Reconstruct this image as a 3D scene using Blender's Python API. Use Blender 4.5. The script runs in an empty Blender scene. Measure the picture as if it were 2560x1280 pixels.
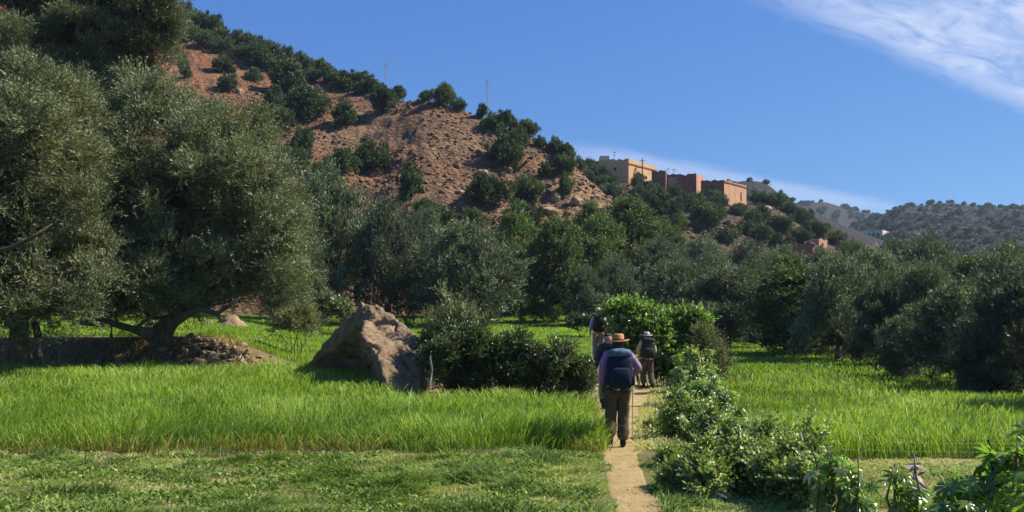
import bpy, bmesh, math, random
import numpy as np
from mathutils import Vector, Matrix

# ------------------------------------------------------------ camera, world, sun, exposure
SC = bpy.context.scene
COL = SC.collection
F = 2200.0      # focal length in pixels of the 2560 px wide photograph
HY = 824.0      # row of the horizon
CZ = 1.8        # eye height
cam = bpy.data.cameras.new('camera'); co = bpy.data.objects.new('camera', cam); COL.objects.link(co)
cam.sensor_width = 36.0; cam.lens = F / 2560 * 36.0
cam.shift_y = (HY - 640) / 2560.0
cam.clip_start = 0.1; cam.clip_end = 8000
co.location = (0, 0, CZ); co.rotation_euler = (math.radians(90), 0, 0)
SC.camera = co

SUN_AZ = math.radians(83)     # from +Y (view direction) towards +X (right)
SUN_EL = math.radians(45)
SD = Vector((math.sin(SUN_AZ) * math.cos(SUN_EL), math.cos(SUN_AZ) * math.cos(SUN_EL), math.sin(SUN_EL)))
sl = bpy.data.lights.new('sun', 'SUN'); so = bpy.data.objects.new('sun', sl); COL.objects.link(so)
sl.energy = 5.0; sl.angle = math.radians(0.5); sl.color = (1.0, 0.93, 0.80)
so.rotation_euler = SD.to_track_quat('Z', 'Y').to_euler()
so.location = (60, 20, 80)

SC.view_settings.view_transform = 'Standard'; SC.view_settings.look = 'None'
SC.view_settings.exposure = 0.90; SC.view_settings.gamma = 1.0; SC.view_settings.use_curve_mapping = False
SC.cycles.max_bounces = 8; SC.cycles.transparent_max_bounces = 8
SC.cycles.diffuse_bounces = 3; SC.cycles.glossy_bounces = 2; SC.cycles.transmission_bounces = 3

world = bpy.data.worlds.new('World'); SC.world = world; world.use_nodes = True
def build_world():
    nt = world.node_tree; N = nt.nodes; L = nt.links; N.clear()
    def n(t, **k):
        x = N.new(t)
        for a, b in k.items(): setattr(x, a, b)
        return x
    def M(op, a, b=None, c=None, clamp=False):
        m = n('ShaderNodeMath', operation=op, use_clamp=clamp)
        for i, v in enumerate((a, b, c)):
            if v is None: continue
            if isinstance(v, (int, float)): m.inputs[i].default_value = v
            else: L.new(v, m.inputs[i])
        return m.outputs[0]
    def sstep(v, a, b):
        m = n('ShaderNodeMapRange', interpolation_type='SMOOTHSTEP')
        L.new(v, m.inputs[0]); m.inputs[1].default_value = a; m.inputs[2].default_value = b
        m.inputs[3].default_value = 0; m.inputs[4].default_value = 1
        return m.outputs[0]
    sky = n('ShaderNodeTexSky', sky_type='NISHITA'); sky.sun_disc = False
    sky.sun_elevation = SUN_EL; sky.sun_rotation = SUN_AZ
    sky.altitude = 1200; sky.air_density = 1.0; sky.dust_density = 0.3; sky.ozone_density = 3.0
    tc = n('ShaderNodeTexCoord'); sp = n('ShaderNodeSeparateXYZ'); L.new(tc.outputs['Generated'], sp.inputs[0])
    z = M('MAXIMUM', sp.outputs[2], 0.02)
    px = M('DIVIDE', sp.outputs[0], z); py = M('DIVIDE', sp.outputs[1], z)
    # cirrus streaks lie along one direction of the cloud plane: t along, s across
    t = M('ADD', M('MULTIPLY', px, .76), M('MULTIPLY', py, .65))
    s = M('ADD', M('MULTIPLY', px, -.65), M('MULTIPLY', py, .76))
    def noise(sx, sy, scale, detail, rough, dist=0.0, off=0.0):
        cb = n('ShaderNodeCombineXYZ'); L.new(M('MULTIPLY', t, sx), cb.inputs[0]); L.new(M('MULTIPLY_ADD', s, sy, off), cb.inputs[1])
        x = n('ShaderNodeTexNoise'); L.new(cb.outputs[0], x.inputs['Vector'])
        x.inputs['Scale'].default_value = scale; x.inputs['Detail'].default_value = detail
        x.inputs['Roughness'].default_value = rough; x.inputs['Distortion'].default_value = dist
        return x.outputs['Fac']
    wisp = noise(.55, 1.6, 4.0, 9, .62, .8)
    broad = noise(.35, 1.0, 2.2, 4, .5, .3, 7.3)
    wig = M('MULTIPLY_ADD', M('SUBTRACT', wisp, .5), .30, s)
    b1 = M('MULTIPLY', sstep(wig, 1.60, 1.42), sstep(wig, .2, .7))
    b1 = M('MULTIPLY', b1, sstep(t, 1.9, 2.7))
    d1 = M('MULTIPLY', b1, M('MULTIPLY', sstep(wisp, .20, .70), sstep(broad, .14, .58)))
    wig2 = M('MULTIPLY_ADD', M('SUBTRACT', wisp, .5), .22, s)
    b2 = M('MULTIPLY', sstep(wig2, 3.22, 3.48), sstep(wig2, 4.6, 3.75))
    b2 = M('MULTIPLY', b2, M('MULTIPLY', sstep(t, 3.0, 3.9), sstep(t, 8.3, 6.2)))
    d2 = M('MULTIPLY', b2, .42)
    d = M('MINIMUM', M('ADD', M('MULTIPLY', d1, .95), d2), 0.8)
    bg = n('ShaderNodeBackground'); bg.inputs['Strength'].default_value = 0.0815
    mx = n('ShaderNodeMix', data_type='RGBA'); L.new(d, mx.inputs[0])
    sr = n('ShaderNodeSeparateColor'); L.new(sky.outputs[0], sr.inputs[0]); cr = n('ShaderNodeCombineColor')   # deeper, more saturated camera blue
    for i, (a, g) in enumerate(((.455, .80), (.905, .70), (2.45, .40))): L.new(M('MULTIPLY', M('POWER', sr.outputs[i], g), a), cr.inputs[i])
    L.new(cr.outputs[0], mx.inputs[6]); mx.inputs[7].default_value = (4.6, 5.2, 6.6, 1)
    L.new(mx.outputs[2], bg.inputs['Color'])
    o = n('ShaderNodeOutputWorld'); L.new(bg.outputs[0], o.inputs[0])
build_world()

# ------------------------------------------------------------ helpers
R = np.random.default_rng(7)
random.seed(7)
def at(px, py, Y): return Vector(((px - 1280) / F * Y, Y, CZ - (py - HY) / F * Y))

def tag(o, label=None, cat=None, group=None, kind=None):
    if label: o['label'] = label
    if cat: o['category'] = cat
    if group: o['group'] = group
    if kind: o['kind'] = kind
    return o
def empty(name, loc, label, cat, group=None, rz=0.0):
    o = bpy.data.objects.new(name, None); COL.objects.link(o); o.location = loc; o.rotation_euler = (0, 0, rz)
    o.empty_display_size = .3
    return tag(o, label, cat, group)
def mesh_np(name, V, idx, tot, mat, parent=None, tint=None, smooth=False, tname='tint'):
    V = np.asarray(V, np.float32); idx = np.asarray(idx, np.int32).ravel(); tot = np.asarray(tot, np.int32)
    me = bpy.data.meshes.new(name)
    me.vertices.add(len(V)); me.vertices.foreach_set('co', V.ravel())
    me.loops.add(len(idx)); me.loops.foreach_set('vertex_index', idx)
    me.polygons.add(len(tot)); st = np.concatenate([[0], np.cumsum(tot)[:-1]]).astype(np.int32)
    me.polygons.foreach_set('loop_start', st); me.polygons.foreach_set('loop_total', tot)
    if smooth: me.polygons.foreach_set('use_smooth', np.ones(len(tot), bool))
    me.update(calc_edges=True)
    if tint is not None:
        dom = 'FACE' if len(tint) == len(tot) else 'POINT'
        a = me.attributes.new(tname, 'FLOAT', dom); a.data.foreach_set('value', np.asarray(tint, np.float32))
    me.materials.append(mat)
    o = bpy.data.objects.new(name, me); COL.objects.link(o)
    if parent is not None: o.parent = parent
    return o
class MB:
    def __init__(s): s.v = []; s.f = []; s.n = 0
    def add(s, V, Fc):
        V = [tuple(v) for v in V]; s.v += V; s.f += [tuple(i + s.n for i in f) for f in Fc]; s.n += len(V); return s
    def box(s, lo, hi, M=None):
        c = [Vector((x, y, z)) for x in (lo[0], hi[0]) for y in (lo[1], hi[1]) for z in (lo[2], hi[2])]
        if M is not None: c = [M @ v for v in c]
        return s.add(c, [(0, 1, 3, 2), (4, 6, 7, 5), (0, 4, 5, 1), (2, 3, 7, 6), (0, 2, 6, 4), (1, 5, 7, 3)])
    def tube(s, pts, rad, k=6, cap=True):
        pts = [Vector(p) for p in pts]; n = len(pts); V = []; Fc = []
        for i, p in enumerate(pts):
            d = (pts[min(i + 1, n - 1)] - pts[max(i - 1, 0)]).normalized()
            a = d.orthogonal().normalized() if abs(d.z) > .999 else d.cross(Vector((0, 0, 1))).normalized()
            b = d.cross(a); r = rad[i] if hasattr(rad, '__len__') else rad
            for j in range(k):
                t = 2 * math.pi * j / k; V.append(p + (a * math.cos(t) + b * math.sin(t)) * r)
        for i in range(n - 1):
            for j in range(k):
                Fc.append((i * k + j, i * k + (j + 1) % k, (i + 1) * k + (j + 1) % k, (i + 1) * k + j))
        if cap: Fc.append(tuple(range(k))[::-1]); Fc.append(tuple((n - 1) * k + j for j in range(k)))
        return s.add(V, Fc)
    def rings(s, rings, cap=True):
        k = len(rings[0]); V = [p for r in rings for p in r]; Fc = []
        for i in range(len(rings) - 1):
            for j in range(k):
                Fc.append((i * k + j, i * k + (j + 1) % k, (i + 1) * k + (j + 1) % k, (i + 1) * k + j))
        if cap: Fc.append(tuple(range(k))[::-1]); Fc.append(tuple((len(rings) - 1) * k + j for j in range(k)))
        return s.add(V, Fc)
    def build(s, name, mat, parent=None, smooth=False):
        me = bpy.data.meshes.new(name); me.from_pydata(s.v, [], s.f); me.update()
        if smooth: me.polygons.foreach_set('use_smooth', [True] * len(me.polygons))
        me.materials.append(mat)
        o = bpy.data.objects.new(name, me); COL.objects.link(o)
        if parent is not None: o.parent = parent
        return o
def dup(root, loc, rz=0.0, scale=None, label=None, group=None):
    r = root.copy(); COL.objects.link(r); r.location = loc; r.rotation_euler = (0, 0, rz)
    if scale is not None: r.scale = scale
    if label: r['label'] = label
    if group: r['group'] = group
    for ch in list(root.children):
        c = ch.copy(); COL.objects.link(c); c.parent = r
        for g in list(ch.children):
            d = g.copy(); COL.objects.link(d); d.parent = c
    return r

# numpy value noise
def _h(ix, iy, seed):
    h = (ix.astype(np.int64) * 374761393 + iy.astype(np.int64) * 668265263 + seed * 1442695041) & 0x7fffffff
    h = ((h ^ (h >> 13)) * 1274126177) & 0x7fffffff
    h = (h ^ (h >> 16)) & 0xffffff
    return h / float(0xffffff)
def vn(x, y, seed=0):
    x = np.asarray(x, float); y = np.asarray(y, float)
    ix = np.floor(x); iy = np.floor(y); fx = x - ix; fy = y - iy
    fx = fx * fx * (3 - 2 * fx); fy = fy * fy * (3 - 2 * fy); ix = ix.astype(int); iy = iy.astype(int)
    a = _h(ix, iy, seed); b = _h(ix + 1, iy, seed); c = _h(ix, iy + 1, seed); d = _h(ix + 1, iy + 1, seed)
    return (a * (1 - fx) + b * fx) * (1 - fy) + (c * (1 - fx) + d * fx) * fy
def fbm(x, y, seed=0, o=4, g=.5):
    s = 0; a = 1; t = 0
    for i in range(o):
        s = s + a * vn(x * 2 ** i + i * 17.3, y * 2 ** i - i * 9.1, seed + i); t += a; a *= g
    return s / t * 2 - 1
def ss(x, a, b):
    t = np.clip((np.asarray(x, float) - a) / (b - a), 0, 1); return t * t * (3 - 2 * t)

# ------------------------------------------------------------ materials
def newmat(name):
    m = bpy.data.materials.new(name); m.use_nodes = True; nt = m.node_tree; nt.nodes.clear()
    o = nt.nodes.new('ShaderNodeOutputMaterial'); b = nt.nodes.new('ShaderNodeBsdfPrincipled')
    nt.links.new(b.outputs[0], o.inputs[0]); b.inputs['Roughness'].default_value = .9
    b.inputs['Specular IOR Level'].default_value = .2
    return m, nt, b, o
def ramp(nt, fac, stops):
    r = nt.nodes.new('ShaderNodeValToRGB'); e = r.color_ramp.elements
    while len(e) < len(stops): e.new(.5)
    for i, (p, c) in enumerate(stops): e[i].position = p; e[i].color = (*c, 1)
    nt.links.new(fac, r.inputs[0]); return r.outputs[0]
def tex(nt, kind, scale, detail=5, rough=.6, vec=None, sc3=None, **kw):
    t = nt.nodes.new({'n': 'ShaderNodeTexNoise', 'v': 'ShaderNodeTexVoronoi', 'w': 'ShaderNodeTexWave'}[kind])
    if vec is None:
        tc = nt.nodes.new('ShaderNodeTexCoord'); vec = tc.outputs['Object']
    if sc3:
        mp = nt.nodes.new('ShaderNodeMapping'); mp.inputs['Scale'].default_value = sc3
        nt.links.new(vec, mp.inputs[0]); vec = mp.outputs[0]
    nt.links.new(vec, t.inputs['Vector']); t.inputs['Scale'].default_value = scale
    if kind == 'n': t.inputs['Detail'].default_value = detail; t.inputs['Roughness'].default_value = rough
    for k, v in kw.items():
        if k in t.inputs: t.inputs[k].default_value = v
        else: setattr(t, k, v)
    return t
def mixc(nt, f, a, b, mode='MIX'):
    m = nt.nodes.new('ShaderNodeMix'); m.data_type = 'RGBA'; m.blend_type = mode
    for i, v in ((0, f), (6, a), (7, b)):
        if isinstance(v, (int, float)): m.inputs[i].default_value = v
        elif isinstance(v, tuple): m.inputs[i].default_value = (*v, 1)
        else: nt.links.new(v, m.inputs[i])
    return m.outputs[2]
def bump(nt, b, h, dist=.05, strength=1.0):
    bp = nt.nodes.new('ShaderNodeBump'); bp.inputs['Distance'].default_value = dist; bp.inputs['Strength'].default_value = strength
    nt.links.new(h, bp.inputs['Height']); nt.links.new(bp.outputs[0], b.inputs['Normal']); return bp
def simple(name, c1, c2=None, scale=4, rough=.9, bd=.01, spec=.2, detail=5, sc3=None):
    m, nt, b, o = newmat(name); c2 = c2 or tuple(x * .7 for x in c1)
    t = tex(nt, 'n', scale, detail, sc3=sc3)
    nt.links.new(ramp(nt, t.outputs['Fac'], [(.3, c2), (.7, c1)]), b.inputs['Base Color'])
    b.inputs['Roughness'].default_value = rough; b.inputs['Specular IOR Level'].default_value = spec
    if bd: bump(nt, b, t.outputs['Fac'], bd, .8)
    return m
def leafmat(name, stops, transl=.35, rough=.5, spec=.35, objvar=.25, tcol=None):
    """two-sided leaf: colour from the per-leaf attribute, part of the light shines through"""
    m, nt, b, o = newmat(name)
    at_ = nt.nodes.new('ShaderNodeAttribute'); at_.attribute_name = 'tint'
    col = ramp(nt, at_.outputs['Fac'], stops)
    if objvar:
        oi = nt.nodes.new('ShaderNodeObjectInfo'); mr = nt.nodes.new('ShaderNodeMapRange')
        nt.links.new(oi.outputs['Random'], mr.inputs[0]); mr.inputs[3].default_value = 1 - objvar; mr.inputs[4].default_value = 1 + objvar
        hs = nt.nodes.new('ShaderNodeHueSaturation'); nt.links.new(col, hs.inputs['Color']); nt.links.new(mr.outputs[0], hs.inputs['Value'])
        col = hs.outputs[0]
    nt.links.new(col, b.inputs['Base Color']); b.inputs['Roughness'].default_value = rough; b.inputs['Specular IOR Level'].default_value = spec
    tr = nt.nodes.new('ShaderNodeBsdfTranslucent')
    tc_ = mixc(nt, 1.0, col, tcol or (1.3, 1.5, .6), 'MULTIPLY'); nt.links.new(tc_, tr.inputs[0])
    mx = nt.nodes.new('ShaderNodeMixShader'); mx.inputs[0].default_value = transl
    nt.links.new(b.outputs[0], mx.inputs[1]); nt.links.new(tr.outputs[0], mx.inputs[2]); nt.links.new(mx.outputs[0], o.inputs[0])
    return m

# ------------------------------------------------------------ terrain shape
def path_x(y):
    return np.interp(y, [5, 8.7, 11, 13.4, 16, 19, 22, 25.4, 30, 40], [1.2, 1.27, 1.40, 1.66, 1.95, 2.5, 3.15, 3.75, 4.5, 6.0])
def ground_z(x, y):
    x = np.asarray(x, float); y = np.asarray(y, float)
    u = x / np.maximum(y, 1) * F + 1280
    zl = np.interp(y, [0, 12.7, 13, 19, 30, 45, 60, 72, 90, 140], [-.02, 0, 0.03, .09, .42, 1.25, 2.2, 2.9, 3.3, 4.5])
    zr = np.interp(y, [0, 30, 70, 90, 140], [0, 0, 1.0, 2.2, 4.5])
    r = ss(x - path_x(np.minimum(y, 40)), -1.25, -.1)
    z = zl * (1 - r) + zr * r
    # stone-faced terrace at left, under the leaning olive
    lt = ss(y, 29.3, 31.0) * (1 - ss(u, 520, 800)) * (y < 75)
    z = z + lt * np.interp(y, [29, 31, 45, 60, 75], [0, 1.0, .75, .35, 0])
    # terrace that carries the farthest hiker
    z = z + ss(y, 25.2, 26.3) * (1 - ss(np.abs(u - 1486), 36, 80)) * (1 - ss(y, 30, 36)) * .40
    z = z + .16 * fbm(x * 1.3, y * 1.7, 7, 3) * ss(y, 28.3, 29.2) * (1 - ss(y, 31.0, 32.4)) * (1 - ss(u, 600, 720))
    # bank beside the path behind the first hiker
    z = z + .03 * np.exp(-((x - path_x(y) - .1) / 1.2) ** 2) * ss(y, 20, 25) * (1 - ss(y, 26, 29))
    z = z + .03 * fbm(x * .5, y * .5, 3, 3) + .012 * fbm(x * 3, y * 3, 5, 3)
    z = z + ss(y, 300, 900) * 3
    return z
_TAB = {}
def soft(u, U, V, sig):
    key = (tuple(U), tuple(V), sig)
    if key not in _TAB:
        g = np.arange(U[0] - 400, U[-1] + 400, 4.0); v = np.interp(g, U, V); w = np.exp(-.5 * (np.arange(-60, 61) * 4.0 / sig) ** 2); w /= w.sum()
        _TAB[key] = (g, np.convolve(np.pad(v, 60, 'edge'), w, 'valid'))
    return np.interp(u, *_TAB[key])
def _hill(u, y, U, PR, Y1, y0, pb, k, back=.45):
    pr = soft(u, U, PR, 9.0); y1 = soft(u, U, Y1, 45.0); y0 = np.interp(u, U, y0) if hasattr(y0, '__len__') else y0
    t = (y - y0) / (y1 - y0)
    z1 = CZ + (HY - pr) / F * y1; z0 = CZ + (HY - pb) / F * y0
    tt = np.clip(t, 0, 1)
    z = z0 + (z1 - z0) * tt ** k - np.maximum(y - y1, 0) * back
    z = np.where(t < 0, z0 + (y - y0) * .5, z)
    return z, np.clip(t, 0, 1.4)
AU = [-900, 0, 200, 430, 500, 560, 640, 700, 760, 810, 870, 920, 960, 1000, 1060, 1110, 1160, 1200, 1260, 1340, 1400, 1430, 1480, 1530, 1580, 1640, 1700]
AP = [-300, -160, -60, 42, 68, 95, 125, 150, 172, 196, 212, 228, 244, 254, 249, 262, 276, 292, 320, 352, 390, 410, 455, 500, 555, 640, 800]
AY = [165, 160, 155, 150, 147, 144, 140, 138, 135, 132, 128, 125, 122, 118, 114, 113, 112, 111, 110, 108, 106, 104, 101, 98, 95, 90, 86]
def hill_a(x, y, fine=True):
    u = x / y * F + 1280
    z, t = _hill(u, y, AU, AP, AY, 70., 795., 1.08)
    e = np.sin(np.clip(t, 0, 1) * math.pi) ** .7
    z = z + e * (2.4 * fbm(x * .05, y * .05, 11, 3) + .9 * fbm(x * .16, y * .16, 12, 3))
    # a gully runs down left of the knoll
    uw = u + 60 * fbm(x * .09, y * .09, 16, 3)
    z = z - e * 2.2 * np.exp(-((uw - 900 - (t - .5) * 200) / 70) ** 2) * (1 - ss(t, .55, .95))
    z = z - e * 1.0 * np.exp(-((uw - 640 - (t - .5) * 120) / 60) ** 2)
    z = z - e * 1.0 * np.exp(-((uw - 1330 + (t - .5) * 260) / 50) ** 2)
    if fine:
        m = .25 + .75 * e
        w = z * .55 + 1.3 * fbm(x * .10, y * .10, 15, 3)
        z = z + .42 * m * (np.abs((w % 1) - .5) * 2 - .5) * (.2 + 1.0 * vn(x * .2, y * .2, 19))
        z = z + m * (.42 * fbm(x * .45, y * .45, 13, 4) + .26 * (1 - 2 * np.abs(fbm(x * .9, y * 1.1, 14, 3))))
    return z
BU = [1200, 1300, 1400, 1450, 1500, 1560, 1640, 1700, 1760, 1860, 1900, 1940, 1980, 2020, 2080, 2160, 2300, 2450, 2700, 3200]
BP = [430, 430, 420, 420, 432, 440, 452, 470, 490, 505, 512, 520, 545, 568, 590, 612, 640, 655, 670, 690]
def hill_b(x, y, fine=True):
    u = x / y * F + 1280
    z, t = _hill(u, y, BU, BP, [185] * 4 + [182] * 3 + [176] * 4 + [172] * 3 + [170] * 2 + [172, 175, 180, 190], 96., 800., .9, .25)
    e = np.sin(np.clip(t, 0, 1) * math.pi) ** .7
    z = z + e * (2.2 * fbm(x * .05, y * .05, 21, 3) + 1.0 * fbm(x * .15, y * .15, 22, 3))
    if fine:
        m = .3 + .7 * e
        w = z * .45 + 1.3 * fbm(x * .08, y * .08, 25, 3)
        z = z + .35 * m * (np.abs((w % 1) - .5) * 2 - .5)
        z = z + m * (.4 * fbm(x * .5, y * .5, 23, 4) + .25 * (1 - 2 * np.abs(fbm(x * .8, y, 24, 3))))
    return z
def hill_c(x, y, fine=True):
    u = x / y * F + 1280
    z, t = _hill(u, y, [1500, 1700, 1780, 1840, 1870, 1900, 1925, 1945, 1975, 2010, 2100, 2300], [520, 490, 468, 455, 451, 454, 463, 484, 502, 515, 560, 640], [400] * 12, 300., 640., .9)
    return z + (3 * fbm(x * .02, y * .02, 31, 4) + 1.5 * fbm(x * .09, y * .09, 32, 3)) * np.sin(np.clip(t, 0, 1) * math.pi)
def hill_d(x, y, fine=True):
    u = x / y * F + 1280
    z, t = _hill(u, y, [1800, 1940, 1985, 2020, 2062, 2100, 2135, 2170, 2200, 2240, 2300, 2500], [560, 528, 518, 508, 505, 517, 527, 532, 538, 552, 580, 640], [900] * 12, 650., 660., .9)
    return z + (7 * fbm(x * .012, y * .012, 41, 4)) * np.sin(np.clip(t, 0, 1) * math.pi) + 1.5 * fbm(x * .06, y * .06, 43, 3)
def hill_e(x, y, fine=True):
    u = x / y * F + 1280
    z, t = _hill(u, y, [1900, 2080, 2150, 2200, 2235, 2275, 2310, 2350, 2380, 2410, 2440, 2500, 2560, 2700, 3300], [640, 585, 560, 538, 522, 515, 511, 508, 506, 512, 517, 518, 522, 530, 520], [620] * 15, 330., 665., .95)
    e = np.sin(np.clip(t, 0, 1) * math.pi)
    gul = np.abs(((x * .8 + y * .42 + 14 * fbm(x * .012, y * .012, 53, 2)) / 26) % 1 - .5) * 2
    return z + e * (8 * fbm(x * .012, y * .012, 51, 4) - 6.5 * gul) + 1.2 * fbm(x * .07, y * .07, 52, 3)
HILLS = (hill_a, hill_b, hill_c, hill_d, hill_e)
def terr(x, y):
    z = ground_z(x, y)
    for h, y0 in ((hill_a, 70), (hill_b, 105)): z = np.where(y > y0, np.maximum(z, h(x, y)), z)
    return z
def hit(px, py, ya, yb, fn=terr):
    """first place where the sight line through a pixel meets the land; the crest when it passes over"""
    y = np.linspace(ya, yb, 1500); x = (px - 1280) / F * y; zr = CZ - (py - HY) / F * y; z = fn(x, y)
    k = np.nonzero(z >= zr)[0]
    i = k[0] if len(k) else int(np.argmax((z - CZ) / y))
    return float(x[i]), float(y[i]), float(z[i])

def land(name, fn, us, ys, mat, kind='structure', label=None):
    U, Y = np.meshgrid(us, ys); X = (U - 1280) / F * Y; Z = fn(X, Y)
    V = np.stack([X, Y, Z], -1).reshape(-1, 3); nu = len(us); ny = len(ys)
    i = (np.arange(ny - 1)[:, None] * nu + np.arange(nu - 1)[None, :]).ravel()
    q = np.stack([i, i + 1, i + nu + 1, i + nu], -1)
    o = mesh_np(name, V, q, np.full(len(q), 4), mat, smooth=True); o['kind'] = kind
    if label: o['label'] = label
    return o
# ------------------------------------------------------------ land materials
def hill_mat(name, red, tan, dark, green, sc=1.0, reddish_x=None, pale_x=None):
    m, nt, b, o = newmat(name)
    geo = nt.nodes.new('ShaderNodeTexCoord'); vec = geo.outputs['Object']
    n1 = tex(nt, 'n', .07 * sc, 6, .6, vec); n2 = tex(nt, 'n', .5 * sc, 8, .7, vec)
    n3 = tex(nt, 'n', 2.2 * sc, 6, .7, vec, sc3=(1, 1, 2.5)); vo = tex(nt, 'v', 1.5 * sc, vec=vec, sc3=(1, 1, 1.8))
    base = ramp(nt, n1.outputs['Fac'], [(.38, red), (.60, tan)])
    if reddish_x:
        sp = nt.nodes.new('ShaderNodeSeparateXYZ'); nt.links.new(vec, sp.inputs[0])
        mr = nt.nodes.new('ShaderNodeMapRange'); nt.links.new(sp.outputs[0], mr.inputs[0])
        mr.inputs[1].default_value = reddish_x[0]; mr.inputs[2].default_value = reddish_x[1]
        base = mixc(nt, mr.outputs[0], tuple(min(1, c * f) for c, f in zip(red, (1.35, .95, .75))), base)
    if pale_x:
        mp_ = nt.nodes.new('ShaderNodeMapRange'); nt.links.new(sp.outputs[0], mp_.inputs[0]); mp_.inputs[1].default_value = pale_x[0]; mp_.inputs[2].default_value = pale_x[1]; mp_.inputs[4].default_value = .8
        base = mixc(nt, mp_.outputs[0], base, tuple(min(1, c * f) for c, f in zip(tan, (1.55, 1.5, 1.3))))
    c = mixc(nt, ramp(nt, n2.outputs['Fac'], [(.42, (0, 0, 0)), (.62, (1, 1, 1))]), base, dark)
    c = mixc(nt, ramp(nt, n3.outputs['Fac'], [(.52, (0, 0, 0)), (.68, (.7, .7, .7))]), c, tuple(x * 1.5 for x in tan))
    n4 = tex(nt, 'n', 5.0 * sc, 5, .7, vec); c = mixc(nt, ramp(nt, n4.outputs['Fac'], [(.40, (.75, .75, .75)), (.52, (0, 0, 0))]), c, tuple(x * .6 for x in dark))
    g = tex(nt, 'n', .22 * sc, 7, .75, vec)
    c = mixc(nt, ramp(nt, g.outputs['Fac'], [(.55, (0, 0, 0)), (.68, (.85, .85, .85))]), c, green)
    nt.links.new(c, b.inputs['Base Color'])
    h = nt.nodes.new('ShaderNodeMath'); h.operation = 'ADD'
    nt.links.new(n2.outputs['Fac'], h.inputs[0]); nt.links.new(vo.outputs['Distance'], h.inputs[1])
    h2 = nt.nodes.new('ShaderNodeMath'); h2.operation = 'ADD'; nt.links.new(h.outputs[0], h2.inputs[0]); nt.links.new(n3.outputs['Fac'], h2.inputs[1])
    bump(nt, b, h2.outputs[0], .55 / sc, 1.0)
    return m
M_hillA = hill_mat('stony_red_slope', (.285, .125, .058), (.300, .186, .104), (.120, .072, .042), (.115, .097, .046), 1.0, (-66, -22), (-2, 9))
M_hillB = hill_mat('village_slope', (.14, .072, .043), (.18, .112, .068), (.055, .038, .026), (.045, .052, .024), .8)
M_hillC = hill_mat('far_slope', (.045, .034, .028), (.056, .046, .036), (.028, .026, .022), (.020, .027, .018), .22)
M_hillE = hill_mat('far_ridge_slope', (.056, .036, .031), (.070, .048, .039), (.031, .025, .022), (.021, .028, .018), .16)

def ground_mat():
    m, nt, b, o = newmat('field_soil')
    at_ = nt.nodes.new('ShaderNodeAttribute'); at_.attribute_name = 'green'
    n1 = tex(nt, 'n', 3.0, 8, .7); n2 = tex(nt, 'n', 18, 6, .7)
    soil = ramp(nt, n1.outputs['Fac'], [(.3, (.085, .052, .028)), (.7, (.20, .14, .07))])
    gr = ramp(nt, n2.outputs['Fac'], [(.3, (.05, .09, .015)), (.7, (.13, .20, .03))])
    nt.links.new(mixc(nt, at_.outputs['Fac'], soil, gr), b.inputs['Base Color'])
    bump(nt, b, n2.outputs['Fac'], .03, .8); return m
M_ground = ground_mat()
ys = np.concatenate([np.arange(-30, 4, 3.), np.arange(4, 16, .12), np.arange(16, 36, .25), np.arange(36, 80, .8), np.geomspace(80, 5000, 60)])
U_g = lambda x, y: x / np.maximum(y, 1) * F + 1280
def ground_sheet():
    xs_n = np.concatenate([-np.geomspace(4000, 20, 40), np.linspace(-19.5, 19.5, 300), np.geomspace(20, 4000, 40)])
    X, Y = np.meshgrid(xs_n, ys); Z = ground_z(X, Y)
    V = np.stack([X, Y, Z], -1).reshape(-1, 3); nu = len(xs_n); ny = len(ys)
    i = (np.arange(ny - 1)[:, None] * nu + np.arange(nu - 1)[None, :]).ravel()
    q = np.stack([i, i + 1, i + nu + 1, i + nu], -1)
    g = .35 + .5 * fbm(X * .3, Y * .3, 61, 4)
    g = g + .45 * ss(Y, 30, 36)
    UU = U_g(X, Y); g = g - 1.2 * (ss(Y, 27.6, 28.4) * (1 - ss(Y, 31.6, 33)) * (1 - ss(UU, 560, 680)))
    g = np.clip(g, 0, 1).ravel()
    o = mesh_np('ground', V, q, np.full(len(q), 4), M_ground, smooth=True, tint=g, tname='green'); o['kind'] = 'structure'
ground_sheet()

land('hill', hill_a, np.arange(-500, 1720, 4.), np.concatenate([np.arange(66, 168, .36), np.arange(168, 215, 4)]), M_hillA)
land('hill', hill_b, np.arange(1180, 3000, 5.), np.concatenate([np.arange(90, 192, .55), np.arange(192, 300, 6)]), M_hillB)
land('hill', hill_c, np.arange(1500, 2300, 4.), np.arange(290, 440, 2.), M_hillC)
land('hill', hill_d, np.arange(1750, 2520, 3.), np.arange(640, 960, 4.), M_hillC)
land('hill', hill_e, np.arange(1880, 3200, 3.), np.arange(320, 680, 2.2), M_hillE)

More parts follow.
